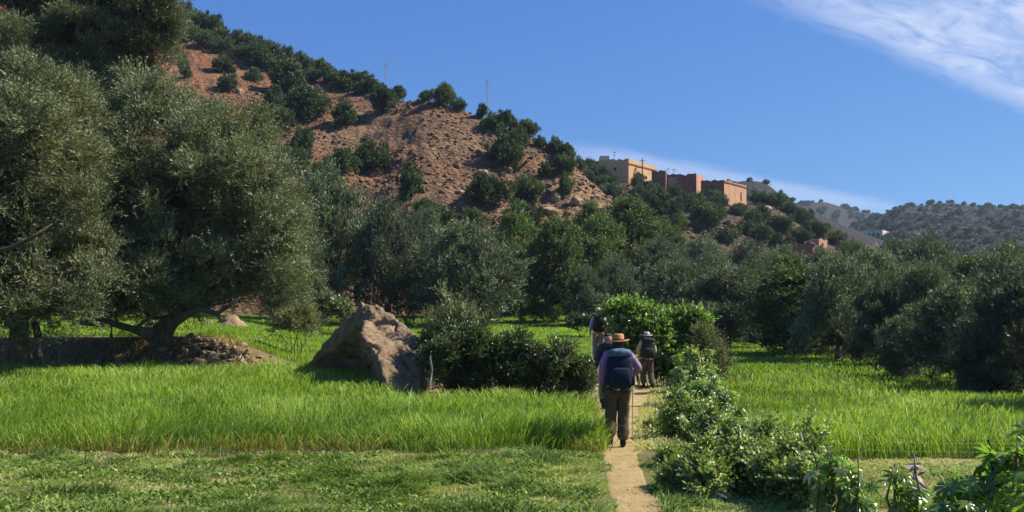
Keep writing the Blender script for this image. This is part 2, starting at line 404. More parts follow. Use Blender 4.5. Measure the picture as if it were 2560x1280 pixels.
# ------------------------------------------------------------ path
def path():
    m, nt, b, o = newmat('dry_path_soil')
    n1 = tex(nt, 'n', 2.2, 8, .7); n2 = tex(nt, 'n', 22, 8, .75); v = tex(nt, 'v', 30)
    c = ramp(nt, n1.outputs['Fac'], [(.3, (.31, .22, .092)), (.7, (.47, .345, .15))])
    c = mixc(nt, ramp(nt, n2.outputs['Fac'], [(.45, (0, 0, 0)), (.7, (.7, .7, .7))]), c, (.15, .12, .055))
    nt.links.new(c, b.inputs['Base Color'])
    bump(nt, b, n2.outputs['Fac'], .03, 1.0)
    yy = np.concatenate([np.arange(3, 20, .06), np.arange(20, 30, .12)]); k = 15
    cx = path_x(yy); w = np.interp(yy, [4, 8.7, 12, 13.4, 15, 20, 25, 30], [.24, .26, .25, .32, .55, .62, .48, .3])
    wl = w * (1 + .35 * fbm(yy * .9, yy * 0 + 2, 71, 3)); wr = w * (1 + .35 * fbm(yy * .9, yy * 0 + 9, 72, 3)) * np.interp(yy, [13.5, 15, 23, 26], [1, 1.5, 1.4, 1])
    s = np.linspace(-1, 1, k)[None, :]
    X = cx[:, None] + np.where(s < 0, s * wl[:, None], s * wr[:, None]); Y = np.repeat(yy[:, None], k, 1)
    Z = ground_z(X, Y) + .006 + .012 * (1 - s ** 2) * fbm(X * 5, Y * 5, 73, 3) - .012 * (np.abs(s) > .99)
    V = np.stack([X, Y, Z], -1).reshape(-1, 3)
    i = (np.arange(len(yy) - 1)[:, None] * k + np.arange(k - 1)[None, :]).ravel()
    q = np.stack([i, i + 1, i + k + 1, i + k], -1)
    p = mesh_np('path', V, q, np.full(len(q), 4), m, smooth=True); p['kind'] = 'structure'
path()

def pebbles():
    r = np.random.default_rng(72); mb = MB(); n = 190
    for i in range(n):
        y = 8.2 + 12 * r.random() ** 1.4; w = float(np.interp(y, [8, 13, 15, 20], [.30, .34, .6, .7])); s = r.normal() * .6; x = float(path_x(y)) + w * s
        rr = (.005 + .013 * r.random() ** 3) * (1 + .6 * (abs(s) > .8)); z = float(ground_z(x, y)) + .012; a = r.random() * 6.28; k = 6
        V = [Vector((x + rr * (1 + .3 * r.normal()) * math.cos(a + j * 1.047), y + rr * math.sin(a + j * 1.047), z - rr * .3)) for j in range(k)] + [Vector((x + rr * .5 * math.cos(a + j * 1.047), y + rr * .5 * math.sin(a + j * 1.047), z + rr * .35)) for j in range(k)]
        mb.add(V, [(j, (j + 1) % k, k + (j + 1) % k, k + j) for j in range(k)] + [tuple(range(k, 2 * k))])
    o = mb.build('path_pebbles', simple('pebble_stone', (.60, .46, .28), (.42, .31, .18), 30, .9, 0)); o['kind'] = 'stuff'; tag(o, 'small pebbles and clods scattered on the footpath', 'pebbles')
pebbles()
# ------------------------------------------------------------ foliage
OLIVE = [(0, (.060, .072, .034)), (.45, (.13, .15, .072)), (.8, (.215, .235, .125)), (1, (.42, .44, .30))]
OLIVE_D = [(0, (.045, .062, .034)), (.5, (.105, .130, .072)), (.85, (.175, .205, .120)), (1, (.34, .37, .26))]
JUNI = [(0, (.026, .046, .016)), (.5, (.062, .095, .030)), (1, (.15, .19, .062))]
_k = lambda pal, f: [(p, tuple(c * f for c in col)) for p, col in pal]
OLIVE = _k(OLIVE, .86); OLIVE_D = _k(OLIVE_D, .88); JUNI = _k(JUNI, .95)
M_olive = leafmat('olive_leaves', OLIVE, .22, .5, .30, .10)
M_olive_y = leafmat('olive_leaves_yellowish', [(p, (c[0] * 1.0, c[1] * .97, c[2] * .95)) for p, c in OLIVE], .24, .5, .30, .05)
M_olive_d = leafmat('olive_leaves_far', OLIVE_D, .25, .5, .35, .28)
M_green_d = leafmat('broad_leaves_far', [(0, (.035, .058, .018)), (.5, (.085, .125, .038)), (1, (.17, .21, .07))], .28, .5, .3, .2)
M_juni = leafmat('argan_leaves', JUNI, .20, .55, .25, .25)
M_bark = simple('olive_bark', (.13, .10, .075), (.05, .04, .03), 9, .95, .03, sc3=(1, 1, .35))
M_bark_l = simple('pale_bark', (.38, .34, .28), (.2, .17, .13), 9, .9, .02, sc3=(1, 1, .3))

def unit(v): return v / np.maximum(np.linalg.norm(v, axis=-1, keepdims=True), 1e-9)
def leaf_quads(P0, D, L, W, rng):
    """rhombus leaves: start point, direction, length, width"""
    n = len(P0); r = unit(rng.normal(size=(n, 3))); S = unit(np.cross(D, r)) * (W / 2)[:, None]
    mid = P0 + D * (L * .45)[:, None]; tip = P0 + D * L[:, None]
    V = np.stack([P0, mid + S, tip, mid - S], 1).reshape(-1, 3)
    return V
def crown_mesh(name, lobes, n_spray, m_leaf, twig, leaf, width, mat, parent, seed, up=.45, tb=(.5, .22), core=.45, droop=.0, sub=8):
    """foliage as leafy twigs spread through the outer shell of many lobes; every leaf is a face"""
    rng = np.random.default_rng(seed); C = np.array([l[0] for l in lobes], float)
    Rr = np.array([l[1] if hasattr(l[1], '__len__') else (l[1],) * 3 for l in lobes], float)
    K = sub                       # every lobe breaks up into smaller leafy boughs with gaps between them
    if K:
        dd = unit(rng.normal(size=(len(C), K, 3)) + np.array([0, 0, .30])); f = .30 + .24 * rng.random((len(C), K))
        C2 = (C[:, None] + dd * Rr[:, None] * (.62 + .30 * rng.random((len(C), K, 1)))).reshape(-1, 3); R2 = (Rr[:, None] * f[..., None]).reshape(-1, 3)
        C = np.concatenate([C2, C]); Rr = np.concatenate([R2, Rr * .55])
    w = (Rr[:, 0] * Rr[:, 1] * Rr[:, 2]) ** (2 / 3); w[-len(lobes):] *= .45 if K else 1; li = rng.choice(len(C), n_spray, p=w / w.sum())
    d = unit(rng.normal(size=(n_spray, 3)) + np.array([0, 0, .25]))
    rad = core + (1.02 - core) * rng.random(n_spray) ** .55
    rad = rad + (rng.random(n_spray) < .08) * rng.random(n_spray) * .5      # stray shoots roughen the outline
    # clumps: twigs gather round clump directions so that gaps stay between them
    cl = unit(rng.normal(size=(len(C), 6, 3)) + np.array([0, 0, .35])); pick = cl[li, rng.integers(0, 6, n_spray)]
    d = unit(d * .45 + pick)
    P0 = C[li] + d * Rr[li] * rad[:, None]
    ax = unit(d * np.array([1, 1, .7]) + np.array([0, 0, up]) + rng.normal(size=d.shape) * .42)
    tl = twig * (.6 + .8 * rng.random(n_spray))
    s = (np.arange(m_leaf) + .3) / m_leaf
    S = s[None, :] + rng.random((n_spray, m_leaf)) * .5 / m_leaf
    LP = P0[:, None] + ax[:, None] * (tl[:, None] * S)[..., None]
    LP[..., 2] -= droop * S ** 2 * tl[:, None]
    LD = unit(ax[:, None] * .9 + rng.normal(size=LP.shape) * .5)
    n = n_spray * m_leaf; LP = LP.reshape(-1, 3); LD = LD.reshape(-1, 3)
    L = leaf * (.6 + .7 * rng.random(n)); W = width * (.7 + .6 * rng.random(n))
    V = leaf_quads(LP, LD, L, W, rng)
    spt = rng.normal(size=n_spray) * tb[1] * .6; lt = rng.normal(size=len(C)) * tb[1] * .55
    tint = np.clip(tb[0] + np.repeat(spt + lt[li], m_leaf) + rng.normal(size=n) * tb[1] * .6 + (rng.random(n) > .965) * .3, 0, 1)
    return mesh_np(name, V, np.arange(4 * n), np.full(n, 4), mat, parent, tint)
def limb(mb, a, b, r0, r1, rng, k=6, wob=.12, seg=5):
    a = Vector(a); b = Vector(b); L = (b - a).length; pts = []; rad = []
    for i in range(seg + 1):
        t = i / seg; p = a.lerp(b, t)
        if 0 < i < seg: p += Vector(rng.normal(size=3)) * wob * L * .35
        pts.append(p); rad.append(r0 + (r1 - r0) * t)
    mb.tube(pts, rad, k); return pts
def tree_wood(root, lobes, base_r, fork_h, mat, seed, lean=(0, 0), stems=1, name='trunk', r_end=.03, thick=1.0):
    rng = np.random.default_rng(seed); mb = MB()
    C = [Vector(l[0]) for l in lobes]
    forks = []
    for s in range(stems):
        a = Vector((rng.normal() * .12 * (stems > 1), rng.normal() * .12 * (stems > 1), -.15))
        f = Vector((lean[0] + rng.normal() * .25 * (stems > 1), lean[1] + rng.normal() * .25 * (stems > 1), fork_h))
        mid = a.lerp(f, .5) + Vector(rng.normal(size=3)) * .05
        mb.tube([a, a.lerp(mid, .4), mid, f], [base_r * 1.35, base_r * 1.02, base_r * .85, base_r * .72], 9); forks.append(f)
    for c in C:
        f = min(forks, key=lambda q: (q - c).length); d = (c - f).length
        p = limb(mb, f - Vector((0, 0, .05)), c, base_r * .42 * thick, r_end, rng, 6)
        for j in range(3):
            q = p[3] + Vector(rng.normal(size=3)) * d * .22
            limb(mb, p[2 + j % 2], q, base_r * .14, r_end * .6, rng, 4, seg=3)
    return mb.build(name, mat, root, True)

def round_lobes(rng, n, rx, h, h0, lobe):
    """lobes packed in a domed crown that droops towards the ground: half-width rx, from h0 up to h"""
    out = []
    for i in range(n):
        t = (i + .5) / n; z = h0 + lobe * .6 + (h - h0 - lobe * 1.5) * t; a = i * 2.4 + rng.normal() * .4
        prof = math.sqrt(max(0.0, 1 - max(0, (t - .30) / .72) ** 2)) * (.86 + .14 * min(1, t / .3))
        rr = max(0, rx * prof - lobe * .75) * (.80 + .25 * rng.random())
        s = lobe * (.75 + .5 * rng.random()) * (1.08 - .25 * t)
        out.append(((rr * math.cos(a), rr * math.sin(a), z), (s, s, s * .85)))
    out.append(((0, 0, h0 + (h - h0) * .45), (rx * .6, rx * .6, (h - h0) * .36)))
    return out

HID = []     # prototypes are placed as the first of their kind
PROTO = {}
def proto_tree(key, name, cat, lobes_args, spray, mat, bark, stems=1, base_r=.22, fork=1.2, seed=1, up=.45, tb=(.5, .22), wood=True, sub=8):
    rng = np.random.default_rng(seed); lobes = round_lobes(rng, *lobes_args)
    root = empty(name, (0, 0, -500), None, cat)
    crown_mesh('crown', lobes, *spray, mat, root, seed + 50, up, tb, sub=sub)
    if wood: tree_wood(root, lobes, base_r, fork, bark, seed + 90, stems=stems)
    PROTO[key] = [root, False]
    me = root.children[0].data if root.children[0].name.startswith('crown') else root.children[1].data
    co_ = np.empty(len(me.vertices) * 3, np.float32); me.vertices.foreach_get('co', co_); co_ = co_.reshape(-1, 3)
    h = float(np.percentile(co_[:, 2], 99.6)); w = 2 * float(np.percentile(np.abs(co_[:, 0]), 98.5))
    root['dims'] = (w, h); return root
def place(key, loc, w, h, rz, label, group=None, name=None, cat=None):
    root, used = PROTO[key]; d = root['dims']; sc = (w / d[0], w / d[0], h / d[1])
    if not used:
        root.location = loc; root.scale = sc; root.rotation_euler = (0, 0, rz); PROTO[key][1] = True; r = root
        tag(r, label, cat, group)
    else:
        r = dup(root, loc, rz, sc, label, group)
    if cat: r['category'] = cat
    if name: r.name = name
    return r
# olive prototypes, about 7 m tall: args of round_lobes: n, rx, rz, h0, lobe
for i in range(6):
    proto_tree(f'olive{i}', 'olive_tree', 'tree', (17 + 2 * i, 3.3, 6.4, [.3, .0, .5, .1, -.1, .4][i], [1.25, 1.1, 1.3, 1.05, 1.2, 1.15][i]), (5200, 11, .46, .19, .05), M_olive_d, M_bark, 1 + i % 2, .26, 1.3, 100 + i, .55)
for i in range(2):
    proto_tree(f'broad{i}', 'broadleaf_tree', 'tree', (18 + 3 * i, 2.6, 7.6, .1, 1.05), (5600, 10, .42, .16, .07), M_green_d, M_bark, 1 + i, .2, 1.4, 130 + i, .75)
for i in range(4):
    proto_tree(f'argan{i}', 'argan_tree', 'tree', (5 + i, 1.9, 3.0, [.15, -.05, .3, .0][i], 1.0), (2200, 8, .32, .17, .085), M_juni, M_bark, 2, .13, .7, 150 + i, .35, (.5, .34), sub=5)
for i in range(2):
    proto_tree(f'bush{i}', 'hillside_bush', 'bush', (8 + i, 1.7, 1.6, -.1, .65), (1300, 7, .3, .15, .085), M_juni, M_bark, 3, .06, .3, 170 + i, .35)
proto_tree('dot', 'far_bush', 'bush', (5, 1.9, 2.6, -.3, 1.1), (110, 6, .9, .75, .5), M_juni, M_bark, seed=190, wood=False)

# ---- row of trees at the foot of the hill and the grove on the right
# (column, row of the top, width in pixels, distance, kind, label)
GROVE = [
 (815, 415, 270, 60, 'olive0', 'large grey-green olive tree beside the crown of the leaning olive'),
 (735, 560, 150, 52, 'olive3', 'small silvery olive tree just behind the right edge of the leaning olive'),
 (975, 505, 180, 58, 'olive1', 'dark rounded olive tree standing directly behind the peak of the boulder'),
 (1175, 558, 270, 56, 'olive4', 'broad dome-shaped olive tree with deep shade beneath, behind the tall reedy plant'),
 (1065, 525, 120, 68, 'olive2', 'narrow olive tree filling the gap between the boulder-side tree and the dome-shaped olive'),
 (1290, 512, 150, 68, 'broad0', 'deep green pointed tree rising behind the dome-shaped olive'),
 (1385, 548, 180, 60, 'broad1', 'tall fine-leaved green tree with drooping skirt, left of the farthest hiker'),
 (1480, 512, 150, 72, 'broad0', 'dark green tree below the pale rocky toe of the hill'),
 (1468, 672, 110, 56, 'olive5', 'small grey olive tree right above the farthest hiker'),
 (1575, 498, 170, 78, 'broad1', 'tallest dark tree of the row, with a gap showing bare branches'),
 (1545, 640, 150, 62, 'olive1', 'dark olive tree behind the leafy bush and the hat of the near hiker'),
 (1655, 545, 120, 92, 'broad0', 'yellowish green tree below the brown walls on the slope'),
 (1690, 655, 210, 56, 'olive2', 'soft grey olive tree over the leafy bush beside the path'),
 (1655, 600, 150, 72, 'olive4', 'olive tree behind the grey one over the leafy bush'),
 (1760, 590, 170, 84, 'olive0', 'mid-green olive tree on the slope under the round village shrub'),
 (1815, 672, 230, 54, 'olive5', 'pale broad olive tree at the far end of the shaded meadow'),
 (1770, 640, 150, 68, 'olive3', 'olive crown wedged between two pale broad olives'),
 (1890, 655, 170, 64, 'olive1', 'grey olive tree left of the dark mass of the right grove'),
 (1870, 605, 160, 92, 'olive2', 'olive tree below the stone ledges of the village slope'),
 (1960, 618, 150, 88, 'olive4', 'olive tree below the low brown wall near the ruined hut'),
 (2050, 625, 150, 84, 'olive0', 'olive tree below the small ruined hut'),
 (2130, 612, 130, 92, 'broad1', 'feathery tree just below the pale far hamlet'),
 (1985, 648, 240, 46, 'broad0', 'dark green tree at the left end of the right grove, branches sweeping low'),
 (2095, 640, 210, 41, 'olive3', 'dark olive tree second in the right grove'),
 (2185, 628, 210, 50, 'olive5', 'olive tree with a pale sunlit crown in the middle of the right grove'),
 (2205, 700, 170, 37, 'olive1', 'low dark olive tree at the front of the right grove'),
 (2310, 662, 200, 37, 'olive2', 'silvery olive tree with the brightest crown in the right grove'),
 (2320, 600, 230, 66, 'olive4', 'wide olive tree standing behind the right grove below the far ridge'),
 (2400, 705, 260, 27.5, 'olive0', 'large shaded olive tree at the front edge of the right grove'),
 (2440, 640, 150, 50, 'broad1', 'yellow-green tree peeping over the right grove'),
 (2515, 615, 220, 45, 'olive3', 'tall olive tree at the right edge, back row'),
 (2570, 668, 300, 24, 'olive5', 'nearest dark olive tree cut by the right edge of the photo'),
 (2480, 800, 190, 23.5, 'olive3', 'low shaded olive thicket at the foot of the nearest grove tree'),
 (2960, 480, 480, 17, 'olive1', 'olive tree just beyond the right edge that shades the right barley'),
 (2260, 790, 130, 31, 'olive4', 'low olive thicket in front of the right grove'),
]
rng0 = np.random.default_rng(5)
for (px, top, w, Y, kind, lab) in GROVE:
    x = (px - 1280) / F * Y
    zg = float(terr(x, Y)); zt = CZ - (top - HY) / F * Y
    place(kind, (x, Y, zg - .15), w / F * Y, zt - zg + .15, rng0.random() * 6.28, lab, 'olive and broadleaf trees at the foot of the hill' if px < 1940 or Y > 80 else 'trees of the right grove')

# ---- trees and shrubs dotted over the red hill: (column, row of centre, width, height)
def ordinal(n): return ['first', 'second', 'third', 'fourth', 'fifth', 'sixth', 'seventh', 'eighth', 'ninth', 'tenth', 'eleventh', 'twelfth', 'thirteenth', 'fourteenth', 'fifteenth', 'sixteenth', 'seventeenth', 'eighteenth', 'nineteenth', 'twentieth', 'twenty-first', 'twenty-second', 'twenty-third', 'twenty-fourth', 'twenty-fifth', 'twenty-sixth'][n]
SKY1 = [(428, 22, 60, 60), (462, 34, 60, 62), (495, 58, 60, 62), (528, 60, 58, 56), (556, 84, 56, 52), (590, 98, 66, 50), (622, 108, 58, 50), (655, 118, 58, 50), (690, 124, 50, 42), (716, 138, 52, 50), (748, 156, 50, 52), (793, 156, 66, 44), (775, 182, 50, 40), (820, 184, 66, 48), (855, 194, 56, 40), (893, 186, 66, 44), (925, 206, 56, 44), (950, 222, 44, 36)]
RED = [
 (463, 172, 38, 52, 'argan0', 'small round tree on bare terracotta soil left of the red scar'),
 (562, 164, 58, 48, 'argan1', 'wide dark tree at the top of the red earth scar'),
 (571, 210, 46, 44, 'argan2', 'small round tree at the foot of the red earth scar'),
 (640, 142, 62, 52, 'argan3', 'dark tree touching the skyline thicket above the red scar'),
 (636, 188, 52, 32, 'bush0', 'flat olive-drab bush right of the red earth scar'),
 (722, 196, 100, 92, 'argan1', 'largest dark tree high on the hill with long shadow on red soil'),
 (765, 262, 96, 72, 'argan3', 'broad lighter green tree just below the largest dark tree'),
 (694, 246, 58, 48, 'argan0', 'tree left of the broad lighter green one, over dark shade'),
 (690, 304, 84, 78, 'argan2', 'very dark round tree beside the top of the leaning olive'),
 (756, 352, 76, 60, 'argan0', 'round green tree alone on the slope below the dark pair'),
 (862, 286, 66, 66, 'argan1', 'grey-green round tree in the middle of the gully'),
 (957, 256, 60, 68, 'argan2', 'dark tree below the left mast at the head of the gully'),
 (995, 228, 34, 38, 'argan3', 'small tree on the skyline right of the left mast'),
 (855, 412, 74, 64, 'argan2', 'green tree on the slope right above the row of olives'),
 (930, 394, 110, 76, 'argan0', 'wide dark tree in the lower middle of the slope'),
 (1030, 456, 76, 82, 'argan1', 'upright dark tree on the brown scree right of the wide dark one'),
 (730, 402, 96, 54, 'bush1', 'low green bush over the top of the silvery olives'),
 (795, 428, 60, 40, 'bush0', 'low bush at the left foot of the slope'),
 (1065, 233, 40, 26, 'bush0', 'small flat bush on the flat top of the knoll'),
 (1110, 242, 54, 56, 'argan3', 'round tree on top of the knoll between the two masts'),
 (1151, 259, 40, 28, 'bush1', 'low bush right of the round knoll-top tree'),
 (1205, 266, 32, 36, 'argan0', 'small tree at the foot of the right mast'),
 (1235, 308, 60, 46, 'argan1', 'wide dark tree under the crest right of the right mast'),
 (1262, 283, 52, 44, 'argan2', 'tree on the crest just right of the right mast'),
 (1286, 302, 34, 30, 'bush0', 'little bush hanging on the crest between two crest trees'),
 (1315, 325, 54, 42, 'argan3', 'dark tree on the crest halfway to the village'),
 (1352, 355, 34, 30, 'argan0', 'small tree on the crest with a pale rock beside it'),
 (1390, 358, 46, 42, 'argan1', 'leafy tree on the crest near the end of the ridge'),
 (1412, 384, 46, 46, 'argan2', 'last tree on the crest before the village saddle'),
 (1265, 384, 100, 92, 'argan0', 'large spreading green tree on the right flank of the knoll'),
 (1290, 345, 60, 44, 'bush1', 'sunlit green bush above the large spreading tree'),
 (1410, 414, 50, 48, 'argan3', 'dark tree below the last crest tree'),
 (1365, 426, 40, 36, 'bush0', 'round bush on pale broken rock right of the large spreading tree'),
 (1412, 461, 42, 52, 'argan1', 'upright shrub on the pale rocky toe of the hill'),
 (1222, 486, 100, 80, 'argan2', 'bright green wide tree low on the slope above the dome-shaped olive'),
 (1318, 480, 66, 66, 'argan3', 'round tree right of the bright green wide one'),
 (1100, 540, 110, 46, 'bush1', 'grey-green thicket at the foot of the slope left part'),
 (1180, 545, 90, 44, 'bush0', 'grey-green thicket at the foot of the slope right part'),
 (1060, 520, 70, 40, 'bush1', 'bush at the foot of the slope beside a pale sunlit rock'),
 (1330, 540, 70, 50, 'argan0', 'shrub beside the long pale slab at the toe of the hill'),
]
VIL = [
 (1472, 391, 46, 28, 'bush0', 'pale feathery bush on the saddle left of the ochre house'),
 (1450, 412, 36, 36, 'argan1', 'dark shrub in the saddle between hill and village'),
 (1492, 432, 52, 42, 'argan2', 'dark tree under the left end of the ochre house'),
 (1556, 434, 60, 36, 'argan3', 'dark tree hiding the foot of the ochre house'),
 (1520, 458, 54, 36, 'bush1', 'bush on the slope below the ochre house'),
 (1470, 446, 44, 36, 'bush0', 'bush at the edge of the rocky toe below the saddle'),
 (1590, 455, 36, 26, 'bush1', 'small bush left of the red-brown house'),
 (1690, 482, 44, 42, 'argan0', 'round green tree against the wall of the red-brown house'),
 (1640, 512, 88, 80, 'argan1', 'big light green tree below the red-brown house'),
 (1684, 522, 50, 54, 'argan2', 'tree right of the big light green one below the houses'),
 (1762, 472, 44, 34, 'argan3', 'dark tree between the red-brown house and the end house'),
 (1830, 466, 30, 22, 'bush0', 'dark bush against the sunlit wall of the end house'),
 (1762, 548, 78, 74, 'argan3', 'large rounded tree on the slope below the end house'),
 (1736, 500, 50, 34, 'bush1', 'dark bush in the shade under the houses'),
 (1890, 494, 34, 32, 'argan0', 'small tree right of the end house'),
 (1912, 490, 26, 36, 'argan1', 'narrow dark tree right of the end house'),
 (1942, 500, 48, 44, 'argan2', 'tree on the skyline where the village slope drops'),
 (1972, 522, 36, 30, 'argan3', 'small skyline tree left of the far valley'),
 (2008, 545, 60, 42, 'argan0', 'dark tree on the falling crest before the far hills'),
 (1905, 535, 46, 44, 'argan1', 'dark tree in the shade below the end house'),
 (1846, 524, 50, 28, 'bush0', 'shaded bush below the rocks of the end house'),
 (1872, 575, 54, 40, 'argan2', 'green tree under the sunlit ledges'),
 (1905, 590, 50, 44, 'argan3', 'pale green tree right of the sunlit ledges'),
 (1940, 604, 44, 40, 'argan0', 'tree above the low brown wall'),
 (1976, 612, 36, 50, 'argan1', 'dark tree crossing the low brown wall'),
 (1960, 560, 50, 36, 'bush1', 'bush in the gully below the skyline tree'),
 (2036, 584, 62, 58, 'argan2', 'big dark round tree behind the ruined hut'),
 (2090, 598, 44, 36, 'argan3', 'tree between the ruined hut and the far hamlet'),
 (1585, 524, 56, 48, 'argan1', 'grey tree at the bottom of the rocky toe'),
 (1610, 470, 40, 30, 'bush0', 'bush on the bank under the red-brown house corner'),
 (1800, 505, 40, 30, 'bush1', 'bush under the left corner of the end house'),
 (2150, 632, 60, 34, 'bush0', 'low bush in front of the far hamlet'),
 (1515, 442, 56, 34, 'argan0', 'dark tree hugging the left corner of the ochre house'),
 (1590, 446, 50, 26, 'bush0', 'dark bush against the foot of the sunlit ochre wall'),
 (1640, 478, 44, 30, 'argan2', 'tree against the small square tower house'),
 (1712, 476, 50, 34, 'bush1', 'bush covering the foot of the long red-brown house'),
 (1785, 494, 44, 34, 'argan3', 'tree against the shaded front of the end house'),
 (1843, 500, 50, 22, 'bush0', 'scrub under the sunlit wall of the end house'),
 (1530, 480, 60, 40, 'argan2', 'shaded tree between the rocky toe and the ochre house'),
 (1600, 490, 60, 40, 'argan3', 'dark tree left above the big light green one'),
 (1650, 470, 40, 26, 'bush1', 'bush hugging the foot of the red-brown houses'),
 (1720, 505, 56, 40, 'argan0', 'dark tree in the shade below the dark red retaining wall'),
 (1790, 530, 50, 36, 'bush0', 'dark bush above the large rounded tree'),
 (1700, 560, 60, 44, 'argan1', 'olive-green tree left of the large rounded tree'),
 (1820, 590, 60, 40, 'argan2', 'tree just above the row of olives under the ledges'),
 (1880, 545, 50, 36, 'bush1', 'scrub between the rocks and the gully'),
 (2000, 590, 46, 36, 'argan3', 'tree left of the big dark round one'),
 (1930, 560, 40, 36, 'argan1', 'upright tree in the gully under the skyline'),
 (2120, 620, 60, 34, 'argan2', 'tree in the hollow right of the ruined hut'),
 (2230, 620, 80, 36, 'argan0', 'wide tree right of the far hamlet'),
 (2300, 640, 70, 34, 'argan1', 'tree low on the right below the far ridge'),
]
def on_slope(px, cy, w, h, kind, lab, grp, ya, yb):
    x, y, z = hit(px, cy + h * .42, ya, yb)
    hh = h / F * y * 1.08; place(kind, (x, y, z - .2 - .1 * hh), w / F * y, hh * 1.1, rng0.random() * 6.28, lab, grp)
for i, (px, cy, w, h) in enumerate(SKY1):
    on_slope(px, cy + 4, w * .92, h * .92, f'argan{(i * 3 + 1) % 4}', f'{ordinal(i)} dark tree from the left in the skyline thicket', 'skyline thicket on the red hill', 75, AY[3] + 4 - (px - 430) * .05)
for i, (px, cy, w, h) in enumerate([(445, 62, 60, 40), (482, 84, 60, 40), (520, 100, 64, 40), (560, 118, 60, 36), (606, 130, 56, 34), (660, 152, 56, 34), (700, 160, 56, 34), (870, 212, 60, 30), (905, 222, 50, 28)]):
    on_slope(px, cy, w, h, f'bush{i % 2}', f'{ordinal(i)} low bush from the left just below the skyline thicket', 'low bushes below the skyline thicket', 75, 170)
for (px, cy, w, h, k, lab) in RED: on_slope(px, cy, w, h, k, lab, 'trees and bushes scattered on the red hill', 75, 160)
for (px, cy, w, h, k, lab) in VIL: on_slope(px, cy, w, h, k, lab, 'trees and bushes on the village slope', 110, 195)
# ------------------------------------------------------------ near olive trees on the left
def near_tree(name, base, lobes_px, n_spray, mat, seed, label, trunk, bare=()):
    bx, by, bY = base; b = at(bx, by, bY); b.z = float(ground_z(b.x, bY)) - .05
    root = empty(name, b, label, 'tree')
    rng = np.random.default_rng(seed); lobes = []
    for l in lobes_px:
        px, py, r = l[:3]; dY = l[3] if len(l) > 3 else rng.normal() * 1.0
        Y = bY + dY; c = at(px, py, Y) - b; rr = r / F * Y
        lobes.append((tuple(c), (rr, rr * 1.15, rr * .95)))
        if r > 60 and (name != 'x' and py > -50 and seed != 13):      # a second lobe behind keeps the crown deep
            c2 = at(px + rng.normal() * 30, py + 20, Y + rr * 1.6) - b; lobes.append((tuple(c2), (rr * .9, rr, rr * .85)))
    crown_mesh('crown', lobes, n_spray, 14, .48, .105, .026, mat, root, seed + 1, .5, (.52, .24), .35, .10)
    mb = MB()
    for pts, rad in trunk:
        P_ = [at(p[0], p[1], bY + (p[2] if len(p) > 2 else 0)) - b for p in pts]; mb.tube(P_, rad, 10)
    mb.build('trunk', M_bark, root, True)
    fork = at(*trunk[0][0][-1][:2], bY) - b
    lm = MB()
    for l in lobes[::2]:
        limb(lm, fork, l[0], .07, .02, rng, 5, .10, 6)
    lm.build('branches', M_bark, root, True)
    if bare:
        bm_ = MB()
        for pts, rad in bare: bm_.tube([at(p[0], p[1], bY + (p[2] if len(p) > 2 else -1.2)) - b for p in pts], rad, 7)
        bm_.build('bare_limb', M_bark, root, True)
    return root
T1 = [(690, 520, 62), (380, 735, 78), (465, 728, 66), (300, 725, 72), (235, 690, 66), (620, 690, 60), (722, 610, 46), (640, 330, 50), (680, 760, 34), (590, 750, 34), (420, 300, 88), (520, 325, 85), (600, 370, 75), (480, 420, 105), (620, 460, 95), (560, 545, 85), (685, 570, 72), (400, 520, 105), (330, 430, 100), (290, 560, 100), (705, 665, 62), (640, 640, 85), (575, 660, 70), (455, 640, 85), (380, 650, 95), (290, 670, 85), (735, 725, 42), (650, 735, 40), (420, 740, 62), (320, 760, 50), (360, 270, 75), (300, 340, 85), (230, 760, 50, 1.5), (560, 740, 30), (470, 740, 40)]
near_tree('olive_tree', (395, 850, 29), T1, 44000, M_olive, 11, 'large leaning olive tree with low dark limbs above the stone terrace wall',
          [([(392, 858), (400, 838), (425, 805), (455, 782)], [.42, .36, .28, .2])],
          [([(380, 835), (330, 822), (280, 808), (205, 790)], [.20, .12, .10, .06]), ([(425, 815), (470, 785), (500, 772), (540, 783), (555, 803)], [.14, .12, .10, .08, .04]),
           ([(505, 775), (540, 785), (575, 762), (600, 742)], [.08, .09, .06, .03]), ([(340, 820), (365, 800), (392, 780)], [.07, .05, .03]), ([(280, 808), (278, 840), (282, 860)], [.05, .05, .05]), ([(292, 808), (290, 780), (296, 760)], [.06, .05, .04])])
T2 = [(60, 215, 68), (150, 245, 66), (205, 320, 52), (90, 330, 85), (30, 420, 85), (180, 420, 72), (60, 520, 85), (205, 520, 66), (130, 620, 85), (240, 625, 52), (30, 640, 85), (180, 705, 62), (70, 740, 75), (190, 765, 42), (-70, 300, 95), (-60, 500, 105), (-70, 700, 105), (120, 800, 50), (20, 800, 60), (-180, 420, 110), (-180, 620, 120), (250, 700, 40)]
near_tree('olive_tree', (45, 885, 24.5), T2, 30000, M_olive_y, 12, 'nearest yellow-green olive tree cut by the left edge, tips catching the sun',
          [([(48, 898), (45, 860), (50, 810), (40, 740)], [.34, .26, .24, .2]), ([(95, 890), (98, 850), (85, 800)], [.14, .11, .1])],
          [([(-60, 640), (20, 622), (70, 600), (130, 560)], [.09, .07, .05, .02])])
